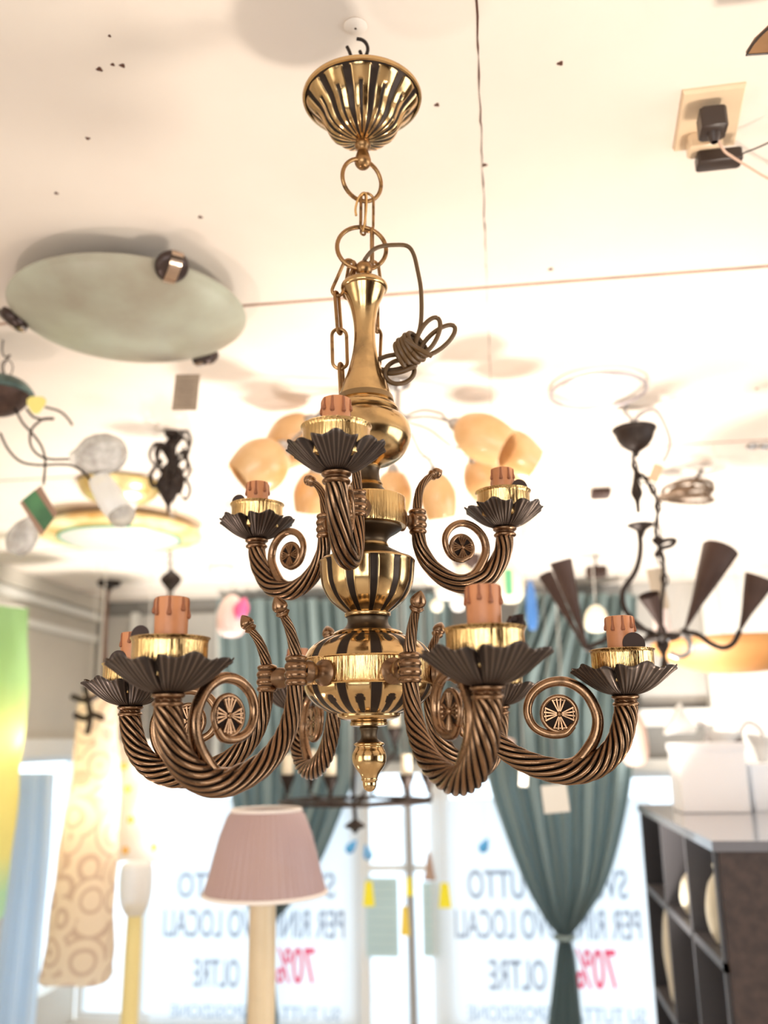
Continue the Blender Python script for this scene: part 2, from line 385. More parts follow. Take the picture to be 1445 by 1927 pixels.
J('canopy_nipple', lathe(smooth_prof([(.0125, cz(258)), (.0105, cz(262)), (.0105, cz(268)), (.0125, cz(273)), (.0115, cz(278)), (.0090, cz(282)), (.0085, cz(286)), (.010, cz(291)), (.0115, cz(297)), (.0128, cz(303)), (.0115, cz(310)), (.007, cz(316)), (.001, cz(318))], 4), 32), CHAIN)
# --- rings and chain links
def ring(cx, cy, r, wire, tilt_x=0.0, tilt_z=0.0, yv=0.0, name='suspension_ring'):
    c = V(((cx-XA(cy))*dep(Zc(cy))/F, yv, cz(cy)))
    u = Matrix.Rotation(tilt_z, 3, 'Z') @ V((1, 0, 0)); v = Matrix.Rotation(tilt_x, 3, u) @ V((0, 0, 1))
    return J(name, tube(circ(c, r, 44, u, v), wire, 12, True), CHAIN)
def XA(y):
    """pixel column of the axis at a pixel row"""
    z = Zc(y); q = RM.transposed() @ (V((ax_p.x, ax_p.y, z))); return CX+F*q.x/-q.z
def lx(x, y, yv=0.0):
    d = ray(x, y); k = (D+yv)/d.dot(FW); p = d*k
    a = V((ax_p.x, ax_p.y, 0)); return V(((p-a).dot(RT), yv, p.z-zb))
ring(681, 339, .0325, .0032, tilt_z=radians(28), tilt_x=radians(8))
ring(680.5, 467, .0365, .0033, tilt_z=radians(8), tilt_x=radians(-4))
def link(p, q, wd, wire=.0021, face=0.0, name='chain_link', m=CHAIN):
    """long link between two pixel points (x, y, depth)"""
    a, b = lx(*p), lx(*q); d = (b-a).normalized(); s = V((cos(face), sin(face), 0)); s = (s-d*s.dot(d)).normalized()
    L = (b-a).length; c = (a+b)/2; h = L/2-wd
    pts = [c+d*h+s*(wd*cos(t))+d*(wd*sin(t)) for t in [pi*i/9 for i in range(10)]]
    pts += [c-d*h+s*(wd*cos(t))+d*(wd*sin(t)) for t in [pi+pi*i/9 for i in range(10)]]
    return J(name, tube(pts, wire, 8, True), m)
link((691, 364, 0), (690, 436, 0), .0098, face=.25)
link((684, 366, .006), (683, 442, .006), .0034, face=.4, wire=.0018)
link((700, 430, .004), (700, 505, .012), .0040, face=1.3)
hk = [lx(670, 406, -.006), lx(669, 392, -.006), lx(674, 374, -.006), lx(682, 364, -.004), lx(689, 367, -.003), lx(689, 392, -.003), lx(686, 420, -.003), lx(682, 436, -.002)]
J('s_hook', tube(cr(hk, 6), .0018, 8), BRASS_CUP)
for p, q, wd, fc in (((660, 490, -.004), (631, 556, 0), .0078, .15), ((633, 550, 0), (639, 628, 0), .0052, 1.05), ((638, 619, 0), (640, 694, 0), .0105, .1),
                     ((641, 684, 0), (645, 762, .01), .0050, 1.1), ((648, 752, .01), (660, 812, .04), .0098, .3),
                     ((664, 492, .01), (652, 562, .02), .0060, .7), ((702, 492, .03), (711, 560, .035), .0085, .5), ((708, 552, .035), (709, 625, .035), .0050, 1.2), ((709, 618, .036), (706, 690, .036), .0085, .7),
                     ((707, 680, .04), (700, 752, .05), .0045, 1.2)):
    link(p, q, wd, .0026, fc)
# --- stem
J('loop_ball', lathe(smooth_prof(PZ([(517, 6), (516, 12), (509, 16), (501, 15.5), (495, 10), (491, 4), (490, 1)]), 4), 32), CHAIN)
J('stem_cap', lathe(smooth_prof(PZ([(514, 10), (520, 13), (524, 20), (530, 34), (536, 42), (541, 44), (545, 43), (547, 38)]), 4), 64), BRASS)
vase = smooth_prof(PZ([(543, 41), (556, 36), (574, 28), (592, 23.5), (612, 20.5), (634, 20), (656, 22), (680, 27), (702, 33.5), (724, 42), (745, 49.5), (750, 50)]), 6)
J('stem_vase', lathe(vase, 96), BRASS)
J('stem_collar', lathe(PZ([(746, 48), (748, 52), (758, 54), (760, 51), (763, 52), (766, 58), (770, 61), (774, 62), (777, 60), (780, 56), (783, 58)]), 96,
                       pf=lambda i, th: .6 if i in (0, 1, 2, 8, 9) else 0), BRASS)
J('stem_globe', lathe(smooth_prof(PZ([(780, 58), (784, 66), (792, 76), (804, 83), (818, 85), (833, 83), (848, 76), (860, 66), (870, 50), (876, 34), (879, 27)]), 5), 96), BRASS)
J('upper_neck', lathe(PZ([(876, 26), (880, 28), (884, 25), (892, 24.5), (903, 25.5), (909, 29), (912, 31), (915, 29), (918, 31), (926, 38), (936, 46), (940, 48)]), 80,
                      pf=lambda i, th: .2 if i in (1, 6, 7) else .93), BRASS)
J('upper_band', lathe(PZ([(938, 40), (938.5, 72), (941, 73.5), (946, 73.5), (987, 73.5), (992, 73), (993, 66), (994, 30)]), 96,
                      pf=lambda i, th: 0.0), BRASS_CUP, angle=30)
J('upper_waist', lathe(smooth_prof(PZ([(990, 64), (996, 66), (1002, 58), (1010, 45), (1018, 38.5), (1025, 38)]), 4), 96, pf=lambda i, th: .9), BRASS)
J('waist_ring', lathe(PZ([(1023, 36), (1025, 40), (1029, 41), (1032, 38)]), 80, pf=lambda i, th: .3), BRASS)
J('bowl_shoulder', lathe(PZ([(1029, 36), (1033, 44), (1042, 61), (1051, 78), (1056, 86)]), 96, pf=lambda i, th: .82), BRASS)
def stripes(n, wd, prof, dents=None, off=0.0, depth=.02):
    m = len(prof)
    def pf(i, th):
        t = i/(m-1); ph = (((th-off)*n/(2*pi)+.5) % 1.0)-.5
        if abs(ph) < wd: return 1.0
        if dents:
            q = abs(abs(ph)-.5)                      # teardrop halfway between stripes
            t0, t1, dw = dents
            if min(t0, t1) <= t <= max(t0, t1):
                u = (t-t0)/(t1-t0); w_ = dw*(.55+.45*u)*sqrt(max(0, 1-max(0, (u-.78)/.22)**2))
                if q < w_: return 1.0
        return 0.0
    def rf(i, th):
        t = i/(m-1); a = min(1, t*6)*min(1, (1-t)*6); return 1-depth*pf(i, th)*a
    return rf, pf
bo = smooth_prof(PZ([(1053, 86), (1057, 90), (1061, 89.5), (1070, 89), (1084, 88), (1100, 85.5), (1116, 79), (1130, 70), (1142, 57), (1151, 45), (1154, 41)]), 6)
rf, pf = stripes(12, .165, bo[8:], None, radians(-90+9), .022)
J('striped_bowl', [lathe(bo[8:], 288, rf=rf, pf=pf), lathe(bo[:9], 96, pf=lambda i, th: .1), lathe(PZ([(1055, 60), (1053, 86)]), 96, pf=lambda i, th: .8)], BRASS, angle=60)
J('lower_neck', lathe(smooth_prof(PZ([(1152, 40), (1154, 43), (1158, 43.5), (1161, 42), (1163, 39), (1170, 38), (1178, 41), (1186, 50), (1192, 61)]), 4), 96,
                      pf=lambda i, th: .15 if i < 13 else .92), BRASS)
dm = smooth_prof(PZ([(1196, 64), (1200, 76), (1206, 90), (1214, 103), (1224, 113), (1234, 119), (1241, 121.5)]), 8)
rf, pf = stripes(12, .16, dm, (0.0, .55, .17), radians(-90+8), .012)
J('lower_dome', [lathe(dm, 288, rf=rf, pf=pf), lathe(PZ([(1188, 58), (1190, 63), (1194, 66.5), (1197, 64)]), 96, pf=lambda i, th: .1)], BRASS, angle=60)
J('lower_band', lathe(PZ([(1239, 119), (1240, 122), (1242, 123.5), (1244, 122), (1247, 122), (1284, 122), (1287, 122.5), (1289, 124.5), (1291, 123), (1292, 119)]), 128), BRASS_CUP, angle=30)
ub = smooth_prof(PZ([(1290, 121.5), (1298, 120), (1308, 115.5), (1320, 106), (1330, 94), (1338, 80), (1343, 66)]), 8)
rf, pf = stripes(12, .15, ub, (1.0, .36, .17), radians(-90+8), .012)
J('lower_bowl', lathe(ub, 288, rf=rf, pf=pf), BRASS, angle=60)
J('bottom_dish', lathe(smooth_prof(PZ([(1341, 60), (1345, 59), (1349, 58), (1353, 52), (1356, 40), (1358, 30)]), 3), 80), BRASS)
J('bottom_ring', lathe(PZ([(1357, 28), (1358, 34), (1361, 35.5), (1365, 35), (1367, 30), (1368, 18)]), 64, pf=lambda i, th: .25), BRASS, angle=35)
J('finial_neck', lathe(smooth_prof(PZ([(1367, 16), (1371, 18), (1375, 16.5), (1384, 15), (1391, 17), (1396, 23), (1399, 27)]), 4), 48, pf=lambda i, th: .9), BRASS)
J('finial', lathe(smooth_prof(PZ([(1397, 25), (1399, 28.5), (1402, 28.5), (1404, 26), (1408, 27), (1416, 31), (1425, 32.5), (1436, 31), (1446, 26), (1456, 18.5), (1464, 15), (1468, 15.5), (1471, 13), (1478, 12.5), (1485, 10), (1489, 5), (1490, 1)]), 4), 64), BRASS)

# --- arms: traced in their own vertical plane (radius, height above the eye)
LOW = [(.3255, .0445), (.3255, .036), (.3212, .0155), (.3122, -.0075), (.296, -.0256), (.275, -.0368), (.2465, -.0410), (.2145, -.0345), (.185, -.0215), (.163, -.003), (.1485, .018), (.140, .045), (.1365, .0825), (.1385, .105), (.1475, .130), (.1590, .147)]
UPP = [(.2145, .2915), (.2140, .2826), (.2100, .2628), (.1980, .2407), (.1780, .2205), (.1450, .2112), (.1175, .2174), (.0940, .2348), (.0800, .2582), (.0765, .2826), (.0763, .2959), (.0755, .309), (.0775, .3285), (.0815, .3444), (.0895, .3569), (.0985, .3650)]
LS = [(.228, -.0340), (.2571, -.0312), (.2743, -.0157), (.2864, .0037), (.2897, .0251), (.2822, .0469), (.2687, .0618), (.2491, .0695), (.2267, .0660), (.2093, .0521), (.2036, .0321), (.2109, .0139), (.2286, .0046), (.2486, .0052), (.2590, .0150)]
US = [(.138, .2170), (.1500, .2195), (.1635, .2273), (.1748, .2432), (.1820, .261), (.1787, .2802), (.1644, .2948), (.1455, .2992), (.1285, .2921), (.1187, .278), (.1191, .2628), (.1269, .2499), (.1413, .2451), (.1530, .2500)]
L3 = lambda L: [V((r, 0, z-zb)) for r, z in L]
def leaf_pan(rmax, z0, h, g=0.0):
    """bobeche of five overlapping ribbed leaves, ruffled at the rim"""
    NR, NT, n = 16, 420, 5; vs, fs, pt = [], [], []
    for i in range(NR):
        s = i/(NR-1)
        for j in range(NT):
            th = 2*pi*j/NT; ph = (((th-g)*n/(2*pi)) % 1.0)*2-1; e = abs(ph)
            lobe = 1-.30*max(0, (e-.70)/.30)**1.8
            ruff = .020*sin(3*pi*ph+.6)+.008*cos(8*pi*ph)
            r = .011+(rmax*(lobe+ruff)-.011)*s
            z = h*(.22*s+1.05*s**2-.22*s**5)+h*.14*s**3*(1-(ph*1.1)**2)+h*.11*s**5*sin(7*ph+1)
            rib = cos(pi*ph*11+1.5*ph*(1-s))
            z += -.00060*rib*min(1, s*3)*(1-.75*s**3)
            if e > .84: z += -.0030*s*s*((e-.84)/.16)
            vs.append(V((r*cos(th), r*sin(th), z0+z))); pt.append(max(0.0, min(1, .72-.72*max(0, rib)**2.5)) if s > .08 else .8)
    for i in range(NR-1):
        for j in range(NT):
            k = (j+1) % NT; fs.append((i*NT+j, i*NT+k, (i+1)*NT+k, (i+1)*NT+j))
    top = [v+V((0, 0, .0016)) for v in vs]; N = len(vs); nf = len(fs)
    vs2 = vs+top; f2 = fs+[tuple(reversed([a+N for a in f])) for f in fs]
    for j in range(NT):
        k = (j+1) % NT; a = (NR-1)*NT; f2.append((a+j, a+k, a+k+N, a+j+N)); f2.append((k, j, j+N, k+N))
    return vs2, f2, pt+pt
def fluted(r, n=9, amp=.13, tw=0.0):
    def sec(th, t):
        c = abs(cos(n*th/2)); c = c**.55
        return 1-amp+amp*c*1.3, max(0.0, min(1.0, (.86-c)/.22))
    return sec
def candle(rad, h, z0):
    out = [lathe([(rad*.99, z0-.012), (rad, z0+h*.25), (rad*1.01, z0+h*.55), (rad, z0+h), (rad*.93, z0+h+.0006), (rad*.86, z0+h-.001), (rad*.84, z0+h*.4)], 56)]
    rnd = random.Random(3)
    for k in range(8):
        th = 2*pi*k/8+rnd.uniform(-.16, .16); L = rnd.uniform(.013, .022)
        u = V((cos(th), sin(th), 0)); top = V((0, 0, z0+h))
        path = [top+u*(rad*.96)+V((0, 0, -.0005)), top+u*(rad+.0002)+V((0, 0, -.004)), top+u*(rad+.0003)+V((0, 0, -L*.6)), top+u*(rad+.0006)+V((0, 0, -L*.85)), top+u*(rad+.0001)+V((0, 0, -L-.0015))]
        out.append(tube(cr(path, 5), lambda t: .0015+.0017*max(0, (t-.45)/.55)*(1 if t < .93 else .4), 8, sec=lambda a, t: (1.0, .75)))
    return out
def rosette(c, r, th, n=4):
    """pierced round medallion, faces along local y"""
    c = V(c); out = []
    out.append(tube(circ(c, r, 48), th*.42, 10, True, sec=lambda a, t: (1.0, 0.0)))
    out.append(tuple(lathe([(1e-4, -th*.18), (r*.97, -th*.18), (r*.97, th*.18), (1e-4, th*.18)], 40, c, (0, 1, 0), pf=lambda i, a: 1.0)))
    for sy in (-1, 1):
        b = c+V((0, sy*th*.24, 0))
        out.append(sphere(b, r*.17, 14))
        for k in range(4):
            a0 = pi/2*k+pi/4*0
            for q in (-.42, -.14, .14, .42):
                a = a0+q; d = V((cos(a), 0, sin(a)))
                out.append(tube([b+d*(r*.14), b+d*(r*.5), b+d*(r*.9)], lambda t: r*(.045+.05*t), 6))
            d1, d2 = V((cos(a0-.34), 0, sin(a0-.34))), V((cos(a0+.34), 0, sin(a0+.34)))
            out.append(tube([b+d1*(r*.84), b+V((cos(a0), 0, sin(a0)))*(r*.80), b+d2*(r*.84)], r*.045, 6))
    return out
def make_arm(path, scroll, ros, rr, upper, az):
    P = L3(path); pp = cr(P, 12); jn = 12 if not upper else 10
    tj = jn/(len(path)-1)
    sc_ = .88 if upper else 1.0
    def rad(t):
        if t < tj*.45: return (.0134+.0022*(t/(tj*.45)))*sc_
        if t < tj: return (.0156-.0068*((t-tj*.45)/(tj*.55)))*sc_
        return (.0082-.0034*((t-tj)/(1-tj)))*sc_
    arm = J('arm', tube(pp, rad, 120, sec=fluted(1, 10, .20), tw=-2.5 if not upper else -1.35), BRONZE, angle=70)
    arm.rotation_euler.z = radians(az)
    K = dict(par=arm)
    R, zn = path[0][0], path[0][1]-zb
    J('neck_collar', lathe(smooth_prof([(.0125, zn-.0085), (.0155, zn-.007), (.0165, zn-.005), (.0155, zn-.003), (.0135, zn-.0015), (.0135, zn), (.0165, zn+.002), (.0175, zn+.004), (.0160, zn+.006), (.012, zn+.0075)], 3), 40, (R, 0, 0),
                           pf=lambda i, th: .45 if 9 < i < 16 else .1), BRONZE, **K)
    z0 = zn+.006
    J('drip_pan', (lambda s: ([v+V((R, 0, 0)) for v in s[0]], s[1], s[2]))(leaf_pan(.0650 if not upper else .0565, z0, .0275 if not upper else .0245, radians(34 if not upper else 44))), BRONZE_D, angle=75, **K)
    zc0, zc1 = (z0+.016, z0+.0555) if not upper else (z0+.015, z0+.053)
    J('candle_cup', lathe([(.012, zc0-.006), (.030, zc0-.003), (.0375, zc0), (.0385, zc0+.004), (.0388, zc1-.005), (.0395, zc1-.0015), (.0408, zc1-.0003), (.0412, zc1+.0008), (.0400, zc1+.0012), (.0385, zc1-.001), (.0378, zc1-.006)], 96, (R, 0, 0)), BRASS_CUP, angle=50, **K)
    J('socket_plate', lathe([(1e-4, zc1-.0045), (.0380, zc1-.0045), (.0380, zc1-.0065), (1e-4, zc1-.0065)], 48, (R, 0, 0)), CANDLE_D, **K)
    h = .0435 if not upper else .0360
    ca = candle(.0172 if not upper else .0162, h, zc1-.001)
    J('candle_sleeve', [([v+V((R, 0, 0)) for v in s[0]], s[1], s[2]) for s in ca], CANDLE, **K)
    J('lamp_socket', lathe([(1e-4, zc1+h-.004), (.0138, zc1+h-.004), (.0138, zc1+h-.010)], 32, (R, 0, 0)), CANDLE_D, **K)
    jr, jz = path[jn][0], path[jn][1]-zb
    q = .92 if upper else 1.0
    J('clamp', lathe(smooth_prof([(.0095*q, jz-.0185), (.0125*q, jz-.0165), (.0135*q, jz-.0135), (.0118*q, jz-.010), (.0135*q, jz-.0075), (.0142*q, jz-.004), (.0125*q, jz), (.0142*q, jz+.004), (.0135*q, jz+.0075), (.0118*q, jz+.010), (.0135*q, jz+.0135), (.0122*q, jz+.0165), (.008*q, jz+.0185)], 3), 40, (jr, 0, 0),
                    pf=lambda i, th: .7 if i % 9 in (0, 1) else .1), BRONZE, **K)
    bd = .0842 if not upper else .0528
    L = jr-bd
    J('stub', lathe([(.0165*q, 0), (.0165*q, L*.08), (.0105*q, L*.16), (.0085*q, L*.30), (.0095*q, L*.45), (.0135*q, L*.55), (.0140*q, L*.70), (.0120*q, L*.85)], 36, (bd, 0, jz), (1, 0, 0), pf=lambda i, th: .3), BRONZE, **K)
    tip, d = P[-1], (P[-1]-P[-2]).normalized()
    if upper: d = (d+V((.5, 0, 0))).normalized()
    J('bud_tip', lathe(smooth_prof([(.0045, -.002), (.0070, .0005), (.0088, .003), (.0070, .0055), (.0078, .007), (.0095, .0105), (.0088, .015), (.0055, .0205), (.0020, .0245), (.0003, .0255)] if not upper else
                                   [(.004, -.002), (.0062, .0005), (.0078, .003), (.0062, .005), (.007, .0065), (.0082, .0095), (.0074, .0135), (.0045, .0175), (.0015, .0205), (.0003, .021)], 3), 28, tip, d, pf=lambda i, th: .5 if i in (12, 13, 8) else .05), BRONZE, **K)
    S = cr(L3(scroll), 8)
    J('scroll', tube(S, (lambda t: .0082-.0036*t) if not upper else (lambda t: .0072-.0034*t), 20), BRONZE, **K)
    J('rosette', rosette(V((ros[0], 0, ros[1]-zb)), rr, .0075, 4), BRONZE, **K)
    return arm
def copy_arm(a, az):
    c = a.copy(); col.objects.link(c); c.parent = ch; c.rotation_euler.z = radians(az)
    for k in a.children:
        d = k.copy(); col.objects.link(d); d.parent = c
    return c
low0 = make_arm(LOW, LS, (.2430, .0290), .0215, False, -8)
lows = {-8: low0}
for az in (-68, -128, 172, 112, 52): lows[az] = copy_arm(low0, az)
up0 = make_arm(UPP, US, (.1440, .2635), .0172, True, 22)
ups = {22: up0}
for az in (-98, 142): ups[az] = copy_arm(up0, az)
# loose dark discs standing on the cup rims (bulb washers)
def disc(arm, upper, wa, r=.0115, dz=0.0, rad=.031):
    """wa: direction from the candle, in degrees seen from the camera (0 = right, -90 = towards us)"""
    path = UPP if upper else LOW
    R = path[0][0]; z = path[0][1]-zb+.006+(.053 if upper else .0555)
    a = radians(wa)-arm.rotation_euler.z; p = V((R+rad*cos(a), rad*sin(a), z+r*.45+dz))
    n = Matrix.Rotation(-arm.rotation_euler.z, 3, 'Z') @ V((.25*cos(radians(wa)), -1, .1))
    J('rim_disc', lathe([(1e-4, -.0006), (r, -.0006), (r, .0006), (1e-4, .0006)], 36, p, n), DISC, par=arm)
disc(ups[142], True, 200, .0105, rad=.029); disc(ups[22], True, -25, .0118, rad=.026)
disc(lows[-8], False, -60, .0145, rad=.022); disc(lows[172], False, 222, .0125, rad=.022); disc(lows[-128], False, 176, .0105, rad=.033)
a = lows[-68]
R = LOW[0][0]; zz = LOW[0][1]-zb+.0615
J('rim_disc', [tube([(R+.012, .018, zz), (R+.016, .022, zz+.010), (R+.024, .02, zz+.008)], .003, 6), box((R+.018, .028, zz+.006), (.012, .0012, .014), .5)], DISC, par=a)
disc(a, False, 8, .0085, rad=.034)

# --- flex cable: from the loop ball, over and down to the knot
cb = [lx(682, 497, .0), lx(688, 486, -.004), lx(700, 472, -.008), lx(716, 464, -.008), (lx(742, 461, -.005)), lx(766, 463, 0), lx(778, 478, 0), lx(786, 510, 0), lx(792, 545, 0), lx(793, 590, 0), lx(789, 622, 0), lx(776, 652, 0), lx(764, 676, .004)]
loops = [tube(cr(cb, 8), .0032, 10)]
def lp_(c, a, b, rot, yv0, tilt=.3, n=30, turns=1.0, drift=(0, 0), r=.0034, ph=0.0):
    """loop of flex: ellipse in pixels around c, semi axes a, b, leaning rot"""
    pts = []
    for i in range(int(n*turns)+1):
        t = 2*pi*i/n+ph; u = i/(n*turns)
        ex, ey = a*cos(t), b*sin(t); x = c[0]+ex*cos(rot)-ey*sin(rot)+drift[0]*u; y_ = c[1]+ex*sin(rot)+ey*cos(rot)+drift[1]*u
        pts.append(lx(x, y_, yv0+tilt*b*.0006*sin(t+1.2)))
    return tube(pts, r, 10)
rot = radians(-38)
loops += [lp_((805, 632), 38, 17, radians(-62), -.002, .2), lp_((824, 640), 40, 16, radians(-40), .004, .3)]
for k in range(5):                                   # wraps round the bundle
    loops.append(lp_((758+k*7, 668-k*5.5+2), 8, 27+2*(k % 2), radians(-28-3*k), 0, 1.0, r=.0036, ph=k))
loops += [lp_((752, 700), 28, 22, radians(-15), .004, .4), lp_((740, 682), 34, 14, radians(-8), .01, .4)]
loops.append(tube(cr([lx(780, 690, -.008), lx(755, 700, -.004), lx(730, 703, .004), lx(712, 696, .012), lx(704, 678, .018)], 6), .0034, 10))
loops.append(tube(cr([lx(764, 640, -.018), lx(780, 652, -.020), lx(798, 662, -.016), lx(812, 670, -.010)], 6), .0036, 10))
J('flex_cable', loops, CABLE)

# --- hook in the ceiling the canopy hangs from
hc = at_c(671, 40); hp = at_d(680, 100, D)
solo('ceiling_hook', [tube(cr([at_d(653, 88, D), at_d(657, 96, D), at_d(662, 108, D), at_d(672, 116, D), at_d(686, 108, D), at_d(692, 94, D), at_d(689, 82, D), at_d(681, 75, D), at_d(671, 73, D)], 6), .0028, 10),
                      tube(cr([at_d(681, 120, D), at_d(680, 105, D), at_d(677, 96, D)], 4), .0028, 8)], IRON,
     'black iron hook poking out above the fluted brass canopy', 'hook', at_d(681, 120, D))
hs = at_c(669, 48)
solo('ceiling_plug', [lathe([(.002, 0), (.016, 0), (.019, -.002), (.016, -.004), (.006, -.005), (.002, -.006)], 28, hs)], PLASTER, 'small round painted plug on the ceiling above the big chandelier', 'ceiling plug', hs)
#@@BACK
# ================================================================== LIGHTS HANGING BEHIND
GL_GREEN = mat('sage_frosted_glass', (0.45, 0.47, 0.37), .4, nscale=5, c2=(0.33, 0.295, 0.225), bump=.2)
CHROME = mat('chrome_clip', (0.55, 0.42, 0.33), .12, 1.0)
DARKCLIP = mat('dark_clip', (0.06, 0.04, 0.035), .3, .6)
PAPERT = mat('kraft_tag', (0.40, 0.30, 0.22), .8, noise=.15, nscale=30)
TAGW = mat('white_tag', (0.86, 0.82, 0.74), .8)
TAGTAN = mat('tan_tag', (0.66, 0.46, 0.30), .8)
STRING = mat('tag_string', (0.7, 0.66, 0.6), .8)
AMBER = mat('amber_glass', (0.66, 0.35, 0.13), .35, nscale=10, c2=(0.78, 0.50, 0.25), coat=.3, emit=(0.9, 0.5, 0.2), es=.0)
CHR = mat('satin_steel', (0.45, 0.43, 0.42), .3, 1.0)
CLEARG = mat('pressed_glass', (0.86, 0.83, 0.79), .12, nscale=25, c2=(0.42, 0.39, 0.36), bump=1.0, alpha=.7)
FROST = mat('frosted_white_glass', (0.93, 0.91, 0.88), .3, alpha=.75)
GOLD = mat('gold_leaf', (0.72, 0.45, 0.10), .3, .7, nscale=9, c2=(0.95, 0.80, 0.42))
CREAMGOLD = mat('cream_gold_rim', (0.98, 0.90, 0.55), .35, nscale=7, c2=(0.72, 0.42, 0.12))
GREENRIM = mat('green_glass_edge', (0.12, 0.42, 0.22), .2)

# ---- frosted glass ceiling light, left
c = at_c(247, 545); Rg = 215*mpp(c)*1.0
t = thing('ceiling_light', 'shallow sage green frosted glass ceiling light with three chrome clips', 'ceiling light', c)
cc = V((c.x, c.y, CEIL-.075))
mk('glass_dish', [lathe(smooth_prof([(.0005, -.052), (Rg*.3, -.049), (Rg*.55, -.040), (Rg*.78, -.025), (Rg*.93, -.008), (Rg*.99, .006), (Rg, .009), (Rg*.985, .012), (Rg*.9, .0), (Rg*.7, -.012)], 5), 96, cc)], GL_GREEN, t)
mk('mounting_plate', lathe([(.001, 0), (Rg*.5, 0), (Rg*.5, .055), (.001, .075)], 48, cc), DARKCLIP, t)
for (px, py) in ((340, 482), (33, 600), (378, 668)):
    p = at_c(px, py, .075); d = V((p.x-c.x, p.y-c.y, 0)).normalized(); q = cc+d*Rg
    n_ = (d*.75+V((0, 0, -1))).normalized(); o_ = q+d*.002; sd = n_.cross(V((0, 0, 1))).normalized(); up_ = sd.cross(n_)
    k = mk('clip', [lathe(smooth_prof([(.001, -.012), (.033, -.010), (.038, -.002), (.037, .007), (.027, .016), (.001, .019)], 4), 36, o_, n_),
                    tube([o_, q-d*.02+V((0, 0, .02)), q-d*.08+V((0, 0, .06))], .006, 8)], DARKCLIP, t)
    arc = [o_+up_*(.0395*cos(a_))+n_*(.004+.0175*sin(a_)) for a_ in [pi*(-.02+1.04*i/14) for i in range(15)]]
    vs_ = [a_+sd*e_ for a_ in arc for e_ in (-.0135, .0135)]
    mk('chrome_band', (vs_, [(2*i, 2*i+1, 2*i+3, 2*i+2) for i in range(14)]), CHROME, k)
def tagcard(label, px, py, Y, wp, hp, m, lean=0.0, string=None, cat='price tag', name='price_tag', yaw=0.0):
    """hanging card, size in pixels at its distance"""
    p = at_y(px, py, Y); s = mpp(p); w_, h_ = wp*s, hp*s
    x = V((cos(yaw), sin(yaw), 0)); x, z = x*cos(lean)+V((0, 0, 1))*sin(lean), V((0, 0, 1))*cos(lean)-x*sin(lean); y = z.cross(x)
    r = thing(name, label, cat, p)
    mk('card', box(p, (w_, .0015, h_), 0, (x, y, z)), m, r, smooth=False)
    top = p+z*(h_*.5)
    e = at_y(*string, Y) if string else top+V((0, 0, .05))
    if cat == 'card': e = V((top.x, top.y, CEIL))
    mk('string', tube([top-z*.003, (top+e)/2+x*.003, e], .0007, 6), STRING, r)
    return r, p, x, y, z, w_, h_
Yt = (cc.y+at_c(378, 668, .07).y)/2
r, p, x, y, z, w_, h_ = tagcard('brown paper tag with faint printed lines hanging from the sage glass light', 350, 738, at_c(378, 668, .075).y, 48, 72, PAPERT, -.06, (366, 672))
mk('printed_lines', [box(p-y*.0011+z*(h_*(.3-.11*i)), (w_*(.5 if i % 2 else .6), .0004, h_*.022), 0, (x, y, z)) for i in range(7)], mat('faded_print', (0.22, 0.16, 0.12), .8), r, smooth=False)

# ---- wrought iron light with pressed glass shades, far left
c = at_c(8, 640); Y = c.y
def W(x, y_, dy=0.0): return at_y(x, y_, Y+dy)
def path(L, n=6, dy=0.0): return cr([W(a[0], a[1], dy+(a[2] if len(a) > 2 else 0)) for a in L], n)
t = thing('hanging_lamp', 'dark iron branching lamp with pressed glass bulb shades at the left edge', 'hanging lamp', c)
s = mpp(W(20, 740))
mk('hook', tube(path([(6, 636), (4, 660), (10, 672), (19, 668), (12, 678), (6, 690), (9, 708)]), .0022, 8), IRON, t)
mk('loop', tube(path([(8, 712), (2, 690), (6, 680), (17, 678), (24, 690), (20, 708)]), .0016, 8), IRON, t)
mk('canopy', lathe(smooth_prof([(.001, 30*s), (20*s, 28*s), (45*s, 18*s), (60*s, 2*s), (62*s, -6*s), (56*s, -8*s)], 4), 48, W(0, 736)), mat('verdigris_plate', (0.20, 0.30, 0.28), .35, .6, nscale=20, c2=(0.05, 0.07, 0.06)), t)
mk('bowl', lathe(smooth_prof([(56*s, -6*s), (52*s, -16*s), (38*s, -34*s), (18*s, -46*s), (4*s, -50*s), (.001, -52*s)], 4), 48, W(0, 736)), mat('brown_iron_bowl', (0.10, 0.055, 0.04), .5, .4, noise=.5, nscale=30), t)
for L in ([(28, 768), (42, 795), (60, 815), (78, 840), (85, 868), (82, 912)], [(50, 770), (62, 784), (76, 790), (64, 802), (57, 815), (58, 838), (72, 856), (95, 864), (132, 864)],
          [(0, 815), (15, 845), (38, 868), (70, 875), (110, 874), (135, 876), (156, 888), (172, 906)], [(76, 790), (88, 788), (101, 788)], [(85, 766, .1), (112, 774, .1), (128, 788, .1), (136, 800, .1)]):
    mk('arm', tube(path(L), .0034 if len(L) > 3 else .0045, 8), IRON, t)
mk('yellow_sticker', lathe([(.0005, 0), (16*s, 0), (17*s, -.0015), (.0005, -.002)], 14, W(68, 760, -.03), (.2, -1, -.1), rf=lambda i, th: 1+.15*sin(3*th)), mat('yellow_label', (0.95, 0.80, 0.25), .7), t)
def bulb_shade(px, py, wr, hr, rotd, m, dy=0.0, nm='glass_shade'):
    p = W(px, py, dy); k = mpp(p)
    ax = V((cos(radians(rotd)), 0, sin(radians(rotd))))
    pr = smooth_prof([(.001, -hr*k), (wr*.55*k, -hr*.9*k), (wr*.95*k, -hr*.45*k), (wr*k, 0), (wr*.85*k, hr*.4*k), (wr*.5*k, hr*.75*k), (wr*.34*k, hr*k)], 4)
    return mk(nm, lathe(pr, 40, p, ax, rf=lambda i, th: 1+.045*cos(10*th+i*.5)), m, t)
